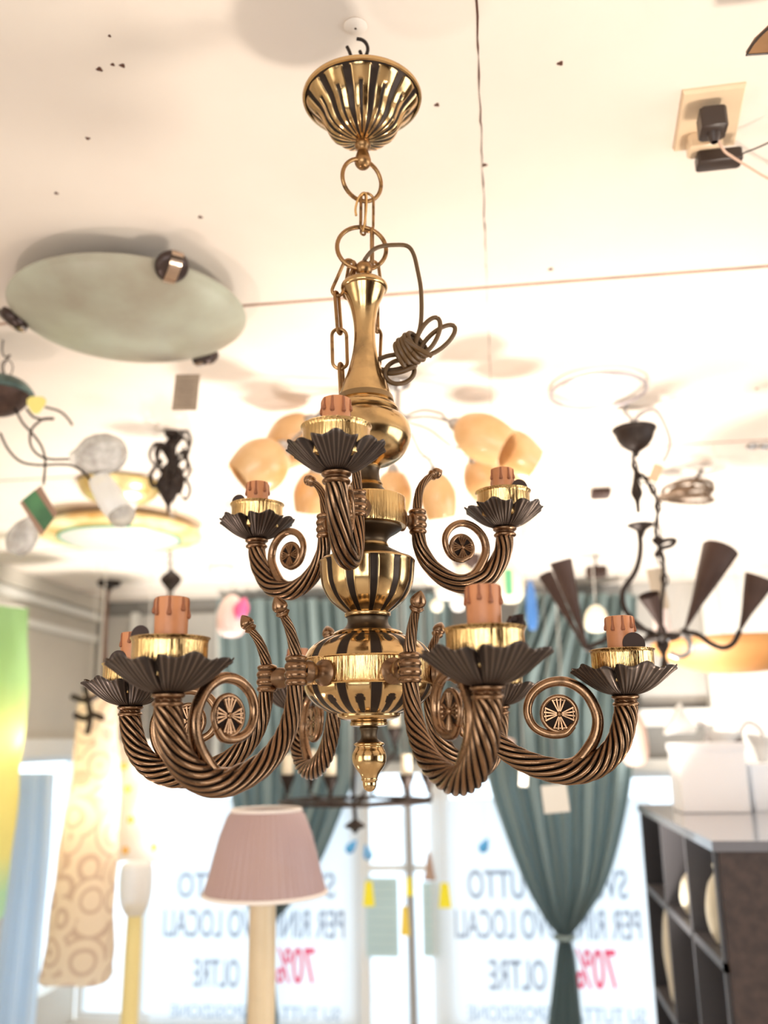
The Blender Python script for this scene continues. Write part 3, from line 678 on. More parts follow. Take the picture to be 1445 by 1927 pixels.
bulb_shade(186, 856, 38, 53, 186, CLEARG)
bulb_shade(44, 1008, 26, 40, 62, CLEARG, .22)
mk('glass_sleeve', lathe(smooth_prof([(22*s, -42*s), (25*s, -20*s), (24*s, 0), (22*s, 20*s), (19*s, 36*s)], 3), 32, W(203, 930), (-.55, 0, .83)), FROST, t)
bulb_shade(228, 968, 24, 24, 120, CLEARG)
# patterned green card hanging off it
r = thing('display_card', 'green card with brown edges hanging from the iron lamp at far left', 'card', W(72, 956))
cq = [W(37, 946, -.04), W(76, 914, -.04), W(107, 966, -.04), W(77, 1008, -.04)]
mk('card', card(cq, .003, (0, 1, 0)), mat('brown_card', (0.36, 0.22, 0.15), .7), r, smooth=False)
def mixp(a, b, t_): return a+(b-a)*t_
g0, g1, g2, g3 = mixp(cq[0], cq[1], .14), mixp(cq[0], cq[1], .74), mixp(cq[3], cq[2], .80), mixp(cq[3], cq[2], .22)
mk('green_panel', card([g+V((0, -.0008, 0)) for g in (g0, g1, g2, g3)], .0006, (0, -1, 0)), mat('green_print', (0.10, 0.26, 0.11), .6, nscale=14, c2=(0.05, 0.13, 0.06)), r, smooth=False)
mk('string', tube([W(82, 908), W(79, 922, -.04)], .001, 6), STRING, r)

# ---- gold flush dome and the gold-rimmed dish in front of it
c = at_c(226, 908); k = mpp(c)
t = thing('dome_light', 'round gold-leaf flush ceiling light above the wide gold-rimmed dish', 'ceiling light', c)
mk('gold_plate', lathe(smooth_prof([(.001, -.005), (70*k, -.006), (74*k, -.03), (60*k, -.07), (30*k, -.095), (.001, -.10)], 4), 48, c), GOLD, t)
mk('glass_center', lathe(smooth_prof([(34*k, -.09), (28*k, -.12), (.001, -.135)], 3), 32, c), FROST, t)
c = at_c(228, 985); k = mpp(c)
t = thing('dish_light', 'wide pale dish light with cream and gold rim and a green glass edge', 'ceiling light', c)
p = at_y(230, 1003, c.y); h = p.z-c.z
Rr = 150*k
mk('gold_rim', lathe(smooth_prof([(Rr*.60, h+.055), (Rr*.75, h+.045), (Rr*.92, h+.020), (Rr, h-.005), (Rr*.985, h-.02), (Rr*.9, h-.018), (Rr*.74, h-.03)], 4), 96, c), CREAMGOLD, t)
mk('green_edge', tube(circ(c+V((0, 0, h-.033)), Rr*.74, 80, (1, 0, 0), (0, 1, 0)), .008, 8, True), GREENRIM, t)
mk('white_bowl', lathe(smooth_prof([(Rr*.73, h-.033), (Rr*.6, h-.055), (Rr*.35, h-.075), (.001, h-.082)], 4), 64, c), FROST, t)
mk('rod', tube([c, c+V((0, 0, h+.05))], .008, 10), GOLD, t)
for a_ in range(8):
    a0 = a_*pi/4+.3
    mk('rim_boss', sphere(c+V((Rr*.9*cos(a0), Rr*.9*sin(a0), h+.0)), .016, 14), mat('rim_boss_metal', (.3, .25, .2), .3, .8) if a_ == 0 else bpy.data.materials['rim_boss_metal'], t)

# ---- ornate black pendant and the one behind it
c = at_c(323, 812); Y = c.y; k = mpp(c)
t = thing('pendant_lamp', 'ornate black iron leaf pendant hanging left of the brass chandelier', 'pendant lamp', c)
mk('canopy', lathe([(.001, 0), (14*k, -.002), (12*k, -.02), (.001, -.03)], 24, c), IRON, t)
mk('body', lathe(smooth_prof([(3*k, -.02), (12*k, -.05), (5*k, -.09), (8*k, -.13), (20*k, -.18), (24*k, -.205), (16*k, -.24), (5*k, -.28), (2*k, -.31)], 4), 32, c, rf=lambda i, th: 1+.12*cos(6*th)), IRON, t)
for a_ in range(16):
    a0 = a_*2*pi/7.3
    u = V((cos(a0), sin(a0), 0)); q = c+V((0, 0, -.05-.012*a_))
    mk('leaf_scroll', tube(cr([q+u*.01, q+u*.05+V((0, 0, .05)), q+u*.075+V((0, 0, .01)), q+u*.06+V((0, 0, -.03)), q+u*.045+V((0, 0, -.01))], 5), lambda t_: .008*(1-.5*t_), 8), IRON, t)
for a_ in range(3):
    mk('chain_link', tube(circ(W(325, 900+a_*30), 8*k, 20, (1, 0, 0) if a_ % 2 else (.3, .9, 0), (0, 0, 1), e=1.9), .002, 6, True), CHR, t)
c = at_c(318, 1030); Y = c.y; k = mpp(c)
t = thing('pendant_lamp', 'thin tarnished chain pendant reaching down to the nearest left candle', 'pendant lamp', c)
mk('canopy', lathe([(.001, 0), (9*k, -.002), (7*k, -.02), (.001, -.03)], 20, c), IRON, t)
L = []
for a_ in range(9):
    mk('chain_link', tube(circ(W(319+.4*a_, 1014+a_*13), 4.4*k, 16, (1, 0, 0) if a_ % 2 else (.2, .9, 0), (0, 0, 1), e=1.9), .004, 6, True), IRON, t)
mk('ornament', lathe(smooth_prof([(2*k, 20*k), (14*k, 8*k), (17*k, -2*k), (9*k, -14*k), (3*k, -22*k)], 3), 20, W(322, 1092), rf=lambda i, th: 1+.2*cos(5*th)), IRON, t)
mk('rod', tube([W(318, 1110), W(283, 1112)][:1]+[W(318, 1240)], .008, 8), mat('rust_brown_rod', (0.16, 0.08, 0.05), .6), t)
c = at_c(206, 1066); Y = 6.0; k = mpp(at_y(206, 1076, Y))
c = V((at_y(206, 1076, Y).x, Y, CEIL))
t = thing('ceiling_rose', 'small dark round rose with a brown rod dropping from it near left wall', 'ceiling rose', c)
mk('plate', lathe(smooth_prof([(22*k, -.002), (21*k, -.03), (8*k, -.05), (4*k, -.07)], 3), 32, c), IRON, t)
mk('rod', tube([c+V((0, 0, -.05)), W(200, 1130), W(197, 1215), W(196, 1285)], lambda t_: .015+.012*sin(t_*9)**2, 10), bpy.data.materials['rust_brown_rod'], t)

# ---- amber glass fan-arm chandelier behind the stem
c = at_c(748, 716); Y = c.y
t = thing('amber_chandelier', 'steel chandelier with amber glass tulip shades behind the brass stem', 'chandelier', c)
hub = W(748, 790)
mk('canopy', lathe(smooth_prof([(.04, -.001), (.04, -.02), (.012, -.035), (.008, -.04)], 3), 32, c), CHR, t)
mk('stem', tube([c+V((0, 0, -.03)), hub], .010, 12), CHR, t)
mk('hub', sphere(hub, .03, 24), CHR, t)
def tulip(px, py, dx, dy_, dd, ln, wd, yo=0.0, via=None):
    """shade centred at pixel, opening towards (dx, dy_ px, dd depth)"""
    p = W(px, py, yo); k = mpp(p); ax = (RT*dx-V((0, 0, 1))*dy_+FW*dd).normalized(); L = ln*k; R_ = wd*k
    pr = smooth_prof([(R_*.22, -L*.5), (R_*.62, -L*.40), (R_*.92, -L*.15), (R_, L*.08), (R_*.93, L*.30), (R_*.80, L*.5), (R_*.76, L*.5), (R_*.86, L*.28), (R_*.93, L*.05)], 4)
    s_ = mk('shade', lathe(pr, 40, p, ax), AMBER, t)
    b = p-ax*(L*.5)
    mk('shade_holder', lathe([(R_*.12, -L*.16), (R_*.26, -L*.10), (R_*.36, L*.02), (R_*.30, L*.05)], 24, b, ax), CHR, t)
    v_ = via or W((px+748)/2, min(py, 790)-30, yo*.5)
    e = b-ax*(L*.14)
    mk('arm', tube(cr([hub, mixp(hub, v_, .55)+V((0, 0, .02)), v_, mixp(v_, e, .6)-ax*.01, e], 6), .0048, 8), CHR, t)
tulip(495, 873, -.75, .65, -.1, 98, 52, -.05); tulip(557, 823, -.75, .5, .6, 92, 48, .15); tulip(588, 926, -.15, 1, .3, 78, 36, .12)
tulip(906, 822, .8, .55, -.3, 112, 46, -.08, W(830, 778, -.05)); tulip(960, 852, .85, .5, .2, 96, 46, .06, W(860, 800, .04)); tulip(824, 932, .15, 1, .2, 84, 34, .1, W(790, 850, .05))
tulip(912, 898, .5, .8, .6, 86, 42, .25, W(850, 840, .12)); tulip(740, 925, 0, 1, .3, 80, 36, .2)

# ---- dark iron chandelier with folded cone shades, right
c = at_c(1183, 762); Y = c.y; k = mpp(W(1190, 900))
q8 = lambda a, b: (980+a/3.108, 640+b/3.108)
def path8(L, n=6): return cr([W(*q8(a[0], a[1]), a[2] if len(a) > 2 else 0) for a in L], n)
t = thing('cone_chandelier', 'dark iron chandelier with folded sheet-metal cone shades on curving arms at right', 'chandelier', c)
mk('hook', tube(path8([(625, 372), (608, 400), (615, 430), (640, 455), (650, 490)]), .006, 8), CHR, t)
mk('canopy', lathe(smooth_prof([(.004, 8*k), (20*k, 6*k), (40*k, 2*k), (42*k, -2*k), (38*k, -8*k), (32*k, -24*k), (20*k, -38*k), (8*k, -46*k), (3*k, -56*k)], 4), 40, W(*q8(663, 520))), IRON, t)
mk('cable', tube(path8([(660, 480), (690, 440), (740, 412), (785, 408), (820, 450), (860, 540), (874, 600), (860, 660), (832, 712)]), .0075, 8), mat('white_flex', (0.62, 0.55, 0.52), .6), t)
mk('stem', tube(path8([(655, 680), (665, 740), (700, 790), (750, 840), (790, 920), (800, 1000), (790, 1090), (800, 1180), (830, 1290), (835, 1420), (822, 1560), (826, 1740)]), .0065, 8), IRON, t)
for a_ in range(14):
    f_ = a_/13; P_ = path8([(655, 700), (690, 790), (760, 850), (800, 960), (800, 1100), (820, 1280), (840, 1400)], 8); q = P_[int(f_*(len(P_)-1))]
    mk('chain_link', tube(circ(q, 6*k, 16, (1, 0, 0) if a_ % 2 else (.3, .9, 0), (0, 0, 1), e=1.8), .0032, 6, True), IRON, t)
mk('leaf_ornament', lathe(smooth_prof([(2*k, 52*k), (5*k, 30*k), (9*k, 8*k), (4*k, -8*k), (3*k, -30*k)], 3), 16, W(*q8(680, 920)), rf=lambda i, th: 1+.3*cos(4*th)), IRON, t)
mk('disc', lathe(smooth_prof([(2*k, 6*k), (24*k, 3*k), (22*k, -2*k), (10*k, -9*k), (4*k, -22*k)], 3), 24, W(*q8(700, 1085))), IRON, t)
mk('stem', tube(path8([(692, 1110), (700, 1200), (690, 1290), (660, 1370), (600, 1460), (600, 1550), (640, 1620), (720, 1690), (800, 1735)]), .009, 8), IRON, t)
mk('twisted_knot', [tube(path8([(770, 1160), (800, 1190), (850, 1170), (900, 1170), (880, 1200), (820, 1220), (790, 1260), (830, 1240)]), .008, 8), sphere(W(*q8(810, 1175)), 9*k, 14)], IRON, t)
mk('hub', [tube(circ(W(*q8(822, 1738)), 24*k, 28, RT, FW*1.0), .012, 8, True), lathe(smooth_prof([(3*k, 26*k), (9*k, 12*k), (7*k, 0), (12*k, -14*k), (4*k, -32*k), (8*k, -52*k), (2*k, -70*k)], 3), 20, W(*q8(826, 1740)))], IRON, t)
mk('scroll', tube(path8([(840, 1780), (880, 1720), (940, 1712), (985, 1760), (985, 1820), (930, 1850), (870, 1830)]), .010, 8), CHR, t)
def cone(ap, op, wd, dy0, dy1, armp):
    """cone of folded sheet: apex pixel, mouth centre pixel, mouth width in px"""
    a_, b_ = W(*q8(*ap), dy0), W(*q8(*op), dy1); ax = (b_-a_); L = ax.length; kk = mpp(b_); r_ = wd*kk/2
    s_ = mk('cone_shade', lathe([(.004, 0), (r_*.3, L*.33), (r_*.62, L*.66), (r_, L), (r_*.96, L), (r_*.58, L*.66), (r_*.26, L*.33)], 28, a_, ax.normalized(), rf=lambda i, th: 1+.10*cos(2*th)*(i == 3 or i == 4)), IRON_CONE, t)
    mk('arm', tube(cr([W(*q8(*q_[:2]), q_[2] if len(q_) > 2 else 0) for q_ in armp]+[a_], 6), .0085, 8), IRON, t)
cone((385, 1800), (232, 1290), 47, -.12, -.16, [(822, 1740), (740, 1700, -.03), (600, 1680, -.06), (480, 1760, -.1)])
cone((372, 1800), (145, 1372), 31, .05, .08, [(822, 1740), (700, 1760, .03), (560, 1790, .04), (450, 1820, .05)])
cone((830, 1715), (748, 1490), 38, -.16, -.22, [(822, 1740), (826, 1750, -.08)])
cone((962, 1690), (1165, 1225), 72, .02, .05, [(822, 1740), (880, 1745), (930, 1720)])
cone((1280, 1700), (1400, 1390), 62, -.05, -.08, [(930, 1705), (1030, 1720, -.02), (1110, 1775, -.03), (1180, 1800, -.04), (1240, 1775, -.05)])
tagcard('tan paper tag on the white flex of the iron cone chandelier', 1234, 890, Y, 19, 36, TAGTAN, -.45, (1248, 869))
tagcard('long pale tag hanging below the twisted knot of the cone chandelier', 1238, 1108, Y+.03, 28, 78, mat('pale_tag', (0.72, 0.60, 0.46), .8), .12, (1240, 1064))

# ---- other hanging lights on the right
c = at_c(1130, 725); k = mpp(c)
t = thing('ceiling_ring', 'flat white round plate light with thin grey edge on the ceiling', 'ceiling light', c)
mk('plate', lathe([(.001, -.02), (62*k, -.018), (70*k, -.008), (70*k, 0)], 64, c), WALLW, t)
mk('edge_ring', tube(circ(c+V((-.01, .0, -.022)), 88*k, 64, (1, 0, 0), (0, 1, 0)), .006, 8, True), mat('lilac_grey_metal', (0.45, 0.40, 0.42), .4, .5), t)
c = at_c(1322, 883); Y = c.y; k = mpp(c)
t = thing('coil_lamp', 'low oval lamp of coiled brown metal hoops on the ceiling at right', 'ceiling light', c)
mk('stem', tube([c, W(1300, 915)], .008, 8), IRON, t)
for i_, (rx, dz, ph) in enumerate(((50, 0, .1), (46, 10, -.15), (44, -10, .25), (38, 4, .4), (30, 12, -.3))):
    mk('hoop', tube(circ(W(1290+i_*3, 930-dz), rx*k, 44, (cos(ph), 0, .16*cos(ph*9)), (0, 1, .12*sin(ph*7))), .009, 8, True), mat('brown_hoop', (0.22, 0.15, 0.10), .4, .6) if i_ == 0 else bpy.data.materials['brown_hoop'], t)
for (px, py, w_, h_, lb, nm) in ((1130, 929, 36, 14, 'small dark grille lamp on the ceiling between the upper cup and cone chandelier', 'grille_lamp'), (1122, 1076, 38, 20, 'small dark brown lamp under the ceiling left of the cone shades', 'small_ceiling_lamp')):
    c = at_c(px, py-6 if py < 1000 else 1044); Y = min(c.y, 6.2); p = at_y(px, py, Y); k = mpp(p)
    t = thing(nm, lb, 'ceiling light', V((p.x, Y, CEIL)))
    mk('stem', tube([V((p.x, Y, CEIL)), p], .008, 8), IRON, t)
    mk('body', [rbox(p, (w_*k, .10, h_*k), None, .2)]+[rbox(p+V(((i_-2)*w_*k*.2, -.055, 0)), (w_*k*.08, .02, h_*k*.8)) for i_ in range(5)], IRON_CONE, t)
for (px, lb) in ((1415, 'left of the two small round recessed spotlights near right edge'), (1440, 'recessed spotlight cut by the right edge of the photo')):
    p = at_c(px, 838); k = mpp(p)
    t = thing('recessed_spotlight', lb, 'spotlight', p, group='recessed spotlights at right')
    mk('bezel', lathe([(6*k, -.002), (9*k, -.004), (10*k, -.012), (11*k, -.002)], 28, p, rf=lambda i, th: 1.0), CHR, t)
    mk('lens', lathe([(.001, -.003), (6*k, -.003), (6*k, -.001)], 24, p), mat('spot_lens', (.8, .85, .9), .2) if px == 1415 else bpy.data.materials['spot_lens'], t)
Y = 3.55
p = W(1385, 1222); k = mpp(p)
t = thing('amber_dish_lamp', 'wide shallow amber glass dish lamp behind the cone chandelier, cut by right edge', 'pendant lamp', V((p.x, Y, CEIL)))
mk('glass_dish', lathe(smooth_prof([(.001, -44*k), (60*k, -40*k), (105*k, -26*k), (140*k, -6*k), (152*k, 8*k), (154*k, 14*k), (148*k, 10*k), (90*k, -18*k), (.001, -30*k)], 4), 80, p, rf=None), mat('orange_frosted_glass', (0.72, 0.36, 0.13), .45, nscale=4, c2=(0.58, 0.26, 0.08)), t)
for a_ in range(3):
    a0 = a_*2*pi/3+.4
    mk('suspension_wire', tube([p+V((145*k*cos(a0), 145*k*sin(a0), 8*k)), V((p.x, Y, CEIL))], .0008, 6), STRING, t)

# ---- ceiling socket with plug and adapter, top right
c = at_c(1337, 216); k = mpp(c)
cn = [at_c(1284, 168), at_c(1404, 153), at_c(1382, 268), at_c(1266, 280)]
CREAMP = mat('yellowed_plastic', (0.80, 0.60, 0.40), .3, noise=.08)
cen = sum(cn, V())/4
def inset(f, dz): return [cen+(q-cen)*f+V((0, 0, dz)) for q in cn]
t = thing('ceiling_socket', 'yellowed square socket plate screwed to the ceiling near top right', 'socket', cen)
Lr = [inset(1.0, 0), inset(1.0, -.004), inset(.95, -.009), inset(.0, -.010)]
vs = sum(Lr, []); fs = [(i*4+j, i*4+(j+1) % 4, (i+1)*4+(j+1) % 4, (i+1)*4+j) for i in range(3) for j in range(4)]
mk('plate', (vs, fs), CREAMP, t, smooth=False)
xx = (cn[1]-cn[0]).normalized(); zz = V((0, 0, 1)); yy = zz.cross(xx)
pc = at_c(1325, 272, .025)
mk('socket_block', rbox(pc, (.062, .040, .034), (xx, yy, zz)), CREAMP, t)
BLK = mat('black_plug_plastic', (0.045, 0.028, 0.022), .4)
pp_ = at_c(1340, 232, .045)
t = thing('plug', 'black plug pushed into the yellowed ceiling socket', 'plug', pp_)
mk('body', [rbox(pp_, (.046, .048, .044), (xx, yy, zz), .12), lathe([(.013, 0), (.010, -.012), (.006, -.02)], 20, pp_+V((0, 0, -.02)))], BLK, t)
a_ = at_c(1348, 258, .066); b_ = at_c(1378, 295, .075)
mk('flex', tube(cr([a_, at_c(1362, 283, .08), b_, at_c(1410, 315, .075), at_c(1450, 338, .07), at_c(1520, 370, .06)], 6), .0026, 8), mat('pinkish_flex', (0.62, 0.40, 0.29), .5), t)
pa = at_c(1352, 300, .055)
t = thing('power_adapter', 'flat black adapter below the plug on the ceiling socket', 'adapter', pa)
mk('body', rbox(pa, (.082, .036, .026), (xx, yy, zz), .15), BLK, t)
mk('cord', tube(cr([pa+xx*.040, at_c(1400, 288, .055), at_c(1425, 278, .055), at_c(1460, 262, .055)], 6), .0016, 8), BLK, t)
# wooden leaf blade, top right corner
t_ = [at_c(1404, 103, .10), at_c(1420, 78, .10), at_c(1452, 48, .10), at_c(1500, 20, .10), at_c(1560, 10, .10), at_c(1560, 60, .10), at_c(1500, 92, .10), at_c(1450, 100, .10)]
vs = t_+[q+V((0, 0, .006)) for q in t_]; n_ = len(t_)
t = thing('fan_blade', 'tip of a brown wooden ceiling fan blade with dark edge, top right corner', 'fan blade', t_[3])
mk('blade', (vs, [tuple(reversed(range(n_))), tuple(n_+j for j in range(n_))]+[(j, (j+1) % n_, n_+(j+1) % n_, n_+j) for j in range(n_)]), mat('fan_wood', (0.38, 0.20, 0.09), .45, noise=.35, nscale=14), t, smooth=False)
mk('dark_edge', tube(cr(t_[4::-1], 4)+[V(q) for q in t_[7:4:-1]], .0022, 6), BLK, t)

# ================================================================== NEAR THE LEFT WALL: PAPER LAMPS
def fabric_lamp(nm, label, outline, Y, m, glow, extra=None, bulb=None, e=18, col_=(1, .72, .38)):
    """tall soft tube lamp; outline: (row, left px, right px)"""
    P = [(at_y((l+r_)/2, y_, Y), (r_-l)/2*mpp(at_y((l+r_)/2, y_, Y))) for y_, l, r_ in outline]
    Q = cr([q[0] for q in P], 6); Rr_ = [q.x for q in cr([(q[1], 0, 0) for q in P], 6)]
    t = thing(nm, label, 'paper lamp', P[0][0])
    vs, fs = [], []
    SG = 40
    for i, (q, r_) in enumerate(zip(Q, Rr_)):
        for j in range(SG):
            th = 2*pi*j/SG; rr_ = r_*(1+.025*sin(5*th+i*.7)+.015*sin(9*th-i*.4)); vs.append(q+V((rr_*cos(th), rr_*sin(th), .01*sin(3*th))))
    for i in range(len(Q)-1):
        for j in range(SG): fs.append((i*SG+j, i*SG+(j+1) % SG, (i+1)*SG+(j+1) % SG, (i+1)*SG+j))
    mk('shade', (vs, fs), m, t)
    T0 = P[0][0]; R0 = P[0][1]
    mk('top_ring', [tube(circ(T0, R0, 32, (1, 0, 0), (0, 1, 0)), .006, 8, True), tube([T0+V((-R0, 0, 0)), T0+V((R0, 0, 0))], .004, 6)], STRING, t)
    mk('cord', tube([T0, V((T0.x, T0.y, CEIL))], .003, 6), STRING, t)
    if bulb:
        b_ = at_y(bulb[0], bulb[1], Y)
        mk('bulb', sphere(b_, .045, 20, 1, 1.3), mat(nm+'_bulb', (1, .9, .7), .3, emit=(1, .80, .5), es=glow), t)
        l_ = light('POINT', nm+'_light', b_, e, col_, .05); l_.parent = t; l_.location = b_-P[0][0]
    if extra: extra(t, P, Y)
    return t
def paper_mat(name, base, trans_c, pattern=None):
    m = bpy.data.materials.new(name); m.use_nodes = True; nt = m.node_tree; L = nt.links.new
    nt.nodes.remove(nt.nodes['Principled BSDF']); out = nt.nodes['Material Output']
    d = nt.nodes.new('ShaderNodeBsdfDiffuse'); tr = nt.nodes.new('ShaderNodeBsdfTranslucent'); mx = nt.nodes.new('ShaderNodeMixShader'); mx.inputs[0].default_value = .5
    L(d.outputs[0], mx.inputs[1]); L(tr.outputs[0], mx.inputs[2]); L(mx.outputs[0], out.inputs[0])
    if pattern is None:
        d.inputs[0].default_value = (*base, 1); tr.inputs[0].default_value = (*trans_c, 1)
    else:
        tc = nt.nodes.new('ShaderNodeTexCoord'); pattern(nt, L, tc, d, tr, base, trans_c)
    return m
def rings_pattern(nt, L, tc, d, tr, base, dark):
    vo = nt.nodes.new('ShaderNodeTexVoronoi'); vo.inputs['Scale'].default_value = 5.5; L(tc.outputs['Object'], vo.inputs['Vector'])
    s_ = nt.nodes.new('ShaderNodeMath'); s_.operation = 'MULTIPLY'; s_.inputs[1].default_value = 21.0; L(vo.outputs['Distance'], s_.inputs[0])
    c_ = nt.nodes.new('ShaderNodeMath'); c_.operation = 'SINE'; L(s_.outputs[0], c_.inputs[0])
    r_ = nt.nodes.new('ShaderNodeValToRGB'); r_.color_ramp.elements[0].position = .45; r_.color_ramp.elements[0].color = (*base, 1); r_.color_ramp.elements[1].position = .8; r_.color_ramp.elements[1].color = (*dark, 1)
    L(c_.outputs[0], r_.inputs[0]); L(r_.outputs[0], d.inputs[0]); L(r_.outputs[0], tr.inputs[0])
fabric_lamp('paper_lamp', 'long cream hanging paper lamp printed with rings, glowing yellow partway down', [(1290, 168, 205), (1325, 148, 218), (1400, 143, 222), (1480, 134, 224), (1600, 112, 220), (1700, 100, 214), (1790, 86, 212), (1842, 78, 210)], 5.2,
            paper_mat('ringed_paper', (1.0, 0.90, 0.76), (0.74, 0.60, 0.50), rings_pattern), 14, None, (183, 1508), 5, (1, .55, .16))
fl_c = mat('flower_amber', (0.85, 0.52, 0.12), .6)
def flowers(t, P, Y):
    for (px, py) in ((262, 1482), (268, 1538), (258, 1594), (305, 1530), (304, 1590), (255, 1440), (300, 1470)):
        q = at_y(px, py, Y); r_ = 55*mpp(q); q = q+V((0, -r_*sqrt(max(.05, 1-((px-268)/50)**2)), 0)); k_ = mpp(q)*7
        f = mk('flower', lathe([(.0005, .004), (k_, .003), (k_*.9, 0), (.0005, 0)], 30, q, (0, -1, 0), rf=lambda i, th: 1+.2*cos(5*th)), fl_c, t)
fabric_lamp('paper_lamp', 'white paper lamp dotted with small amber flowers, right of the ringed one', [(1395, 222, 320), (1440, 220, 322), (1500, 222, 326), (1560, 218, 322), (1616, 212, 316)], 5.6,
            paper_mat('white_paper', (0.94, 0.91, 0.85), (0.90, 0.82, 0.72)), 0, flowers)
def tri_pattern(nt, L, tc, d, tr, base, dark):
    sp = nt.nodes.new('ShaderNodeSeparateXYZ'); L(tc.outputs['Object'], sp.inputs[0])
    mr = nt.nodes.new('ShaderNodeMapRange'); mr.inputs[1].default_value = .1; mr.inputs[2].default_value = -3.0; L(sp.outputs[2], mr.inputs[0])
    r_ = nt.nodes.new('ShaderNodeValToRGB'); E_ = r_.color_ramp.elements
    E_[0].position = 0; E_[0].color = (0.42, 0.66, 0.34, 1); E_[1].position = 1; E_[1].color = (0.85, 0.90, 0.45, 1)
    for p_, c_ in ((.16, (0.50, 0.72, 0.38, 1)), (.34, (0.96, 0.88, 0.42, 1)), (.44, (0.97, 0.90, 0.42, 1)), (.50, (0.60, 0.92, 0.75, 1)), (.85, (0.68, 0.95, 0.82, 1))):
        e_ = E_.new(p_); e_.color = c_
    L(mr.outputs[0], r_.inputs[0]); L(r_.outputs[0], d.inputs[0]); L(r_.outputs[0], tr.inputs[0])
fabric_lamp('paper_lamp', 'tall green to yellow banded fabric lamp cut by the left edge', [(1145, -70, 48), (1250, -72, 48), (1360, -76, 46), (1420, -80, 36), (1500, -84, 30), (1620, -90, 18), (1730, -96, 2)], 4.6,
            paper_mat('green_yellow_fabric', (0, 0, 0), (0, 0, 0), tri_pattern), 14, None, (17, 1385), 16, (1, .85, .4))
# spidery black bracket above the ringed lamp
Y = 4.85
p = W(168, 1318); k = mpp(p)
t = thing('lamp_bracket', 'spidery black iron bracket above the ringed paper lamp', 'bracket', V((p.x, Y, CEIL)))
mk('cord', tube([V((p.x, Y, CEIL)), p], .0015, 6), STRING, t)
for L in ([(135, 1310), (150, 1316), (168, 1318), (185, 1308), (205, 1300)], [(140, 1345), (158, 1352), (175, 1345), (195, 1352)], [(160, 1290), (166, 1320), (170, 1350), (164, 1382)]):
    mk('arm', tube(path(L), .017, 8), IRON, t)
# sheer drape at the left window
def drape(nm, label, cols, Y, m, tie=None, n_f=9, amp=.03, top=None, cat='curtain'):
    """cloth: cols = (row px, left px, right px)"""
    P = cr([(y_, l, r_) for y_, l, r_ in cols], 6); vs, fs = [], []; NX = 120
    for i, q in enumerate(P):
        l_, r_ = at_y(q.y, q.x, Y), at_y(q.z, q.x, Y); wdt = (r_-l_).length; a_ = min(amp, wdt*.16)+.004
        for j in range(NX+1):
            u = j/NX; ph = u*2*pi*n_f
            vs.append(l_+(r_-l_)*(u+.012*sin(ph*.5+2))+V((0, -a_*(sin(ph)+.45*sin(2.3*ph+1)), 0)))
    for i in range(len(P)-1):
        for j in range(NX): fs.append((i*(NX+1)+j, i*(NX+1)+j+1, (i+1)*(NX+1)+j+1, (i+1)*(NX+1)+j))
    t = thing(nm, label, cat, vs[0])
    o = mk('cloth', (vs, fs), m, t)
    if tie:
        a, b = at_y(tie[0]-tie[2], tie[1], Y), at_y(tie[0]+tie[2], tie[1], Y); c_ = (a+b)/2; r_ = (b-a).length/2
        mk('tie_band', tube(circ(c_, r_*1.05, 28, (1, 0, 0), (0, 1, 0)), r_*.35, 10, True), m, t)
    return t
SHEER = paper_mat('pale_blue_sheer', (0.78, 0.87, 0.95), (0.80, 0.90, 1.0))
TEAL = paper_mat('teal_satin', (0.40, 0.50, 0.50), (0.19, 0.26, 0.265)); TEAL.node_tree.nodes['Mix Shader'].inputs[0].default_value = .4
drape('sheer_curtain', 'pale blue sheer curtain beside the tall green and yellow lamp', [(1455, 34, 100), (1600, 22, 92), (1750, 4, 78), (1940, -20, 62)], 5.6, SHEER, None, 6, .02)
# teal curtains
drape('teal_curtain', 'dark teal curtain gathered by a tie in the middle of the right shop window', [(1118, 985, 1195), (1300, 905, 1192), (1450, 912, 1186), (1560, 945, 1168), (1660, 985, 1140), (1730, 1024, 1098), (1762, 1048, 1076), (1800, 1045, 1082), (1860, 1038, 1088), (1940, 1028, 1096)], 6.55, TEAL, (1062, 1764, 15), 10, .05)
drape('teal_curtain', 'dark teal curtain half hidden by the pleated standing lamp on the left', [(1128, 408, 660), (1300, 415, 672), (1440, 425, 668), (1530, 440, 640), (1640, 456, 592), (1715, 470, 535), (1745, 476, 505), (1800, 470, 512), (1940, 462, 522)], 6.55, TEAL, (490, 1745, 15), 10, .05)
drape('teal_curtain', 'narrow strip of teal curtain between the window header and the brass bowls', [(1118, 690, 850), (1250, 700, 852), (1340, 712, 850), (1420, 735, 845)], 6.7, TEAL, None, 7, .04)

# ================================================================== STANDING LAMPS
Y = 2.75
p = at_y(503, 1690, Y); k = mpp(p)
z0, z1 = at_y(503, 1680, Y).z, at_y(503, 1524, Y).z
px_ = at_y(500, 1600, Y).x
t = thing('standing_lamp', 'standing lamp with pleated pinkish brown shade on a cream column', 'standing lamp', (px_, Y, 0))
PLEAT = mat('pleated_pink_satin', (0.42, 0.28, 0.25), .38, nscale=3, c2=(0.42, 0.30, 0.31), spec=.7, coat=.25)
mk('shade', lathe([(115*k, z0), (106*k, z0+(z1-z0)*.2), (97*k, z0+(z1-z0)*.45), (87*k, z0+(z1-z0)*.7), (74*k, z0+(z1-z0)*.93), (66*k, z1)], 240, (px_, Y, 0), rf=lambda i, th: 1+.012*cos(48*th)), PLEAT, t, angle=80)
mk('shade_trim', [tube(circ((px_, Y, z0), 115*k, 60, (1, 0, 0), (0, 1, 0)), .006, 8, True), tube(circ((px_, Y, z1), 66*k, 60, (1, 0, 0), (0, 1, 0)), .005, 8, True)], mat('cream_trim', (0.85, 0.78, 0.72), .6), t)
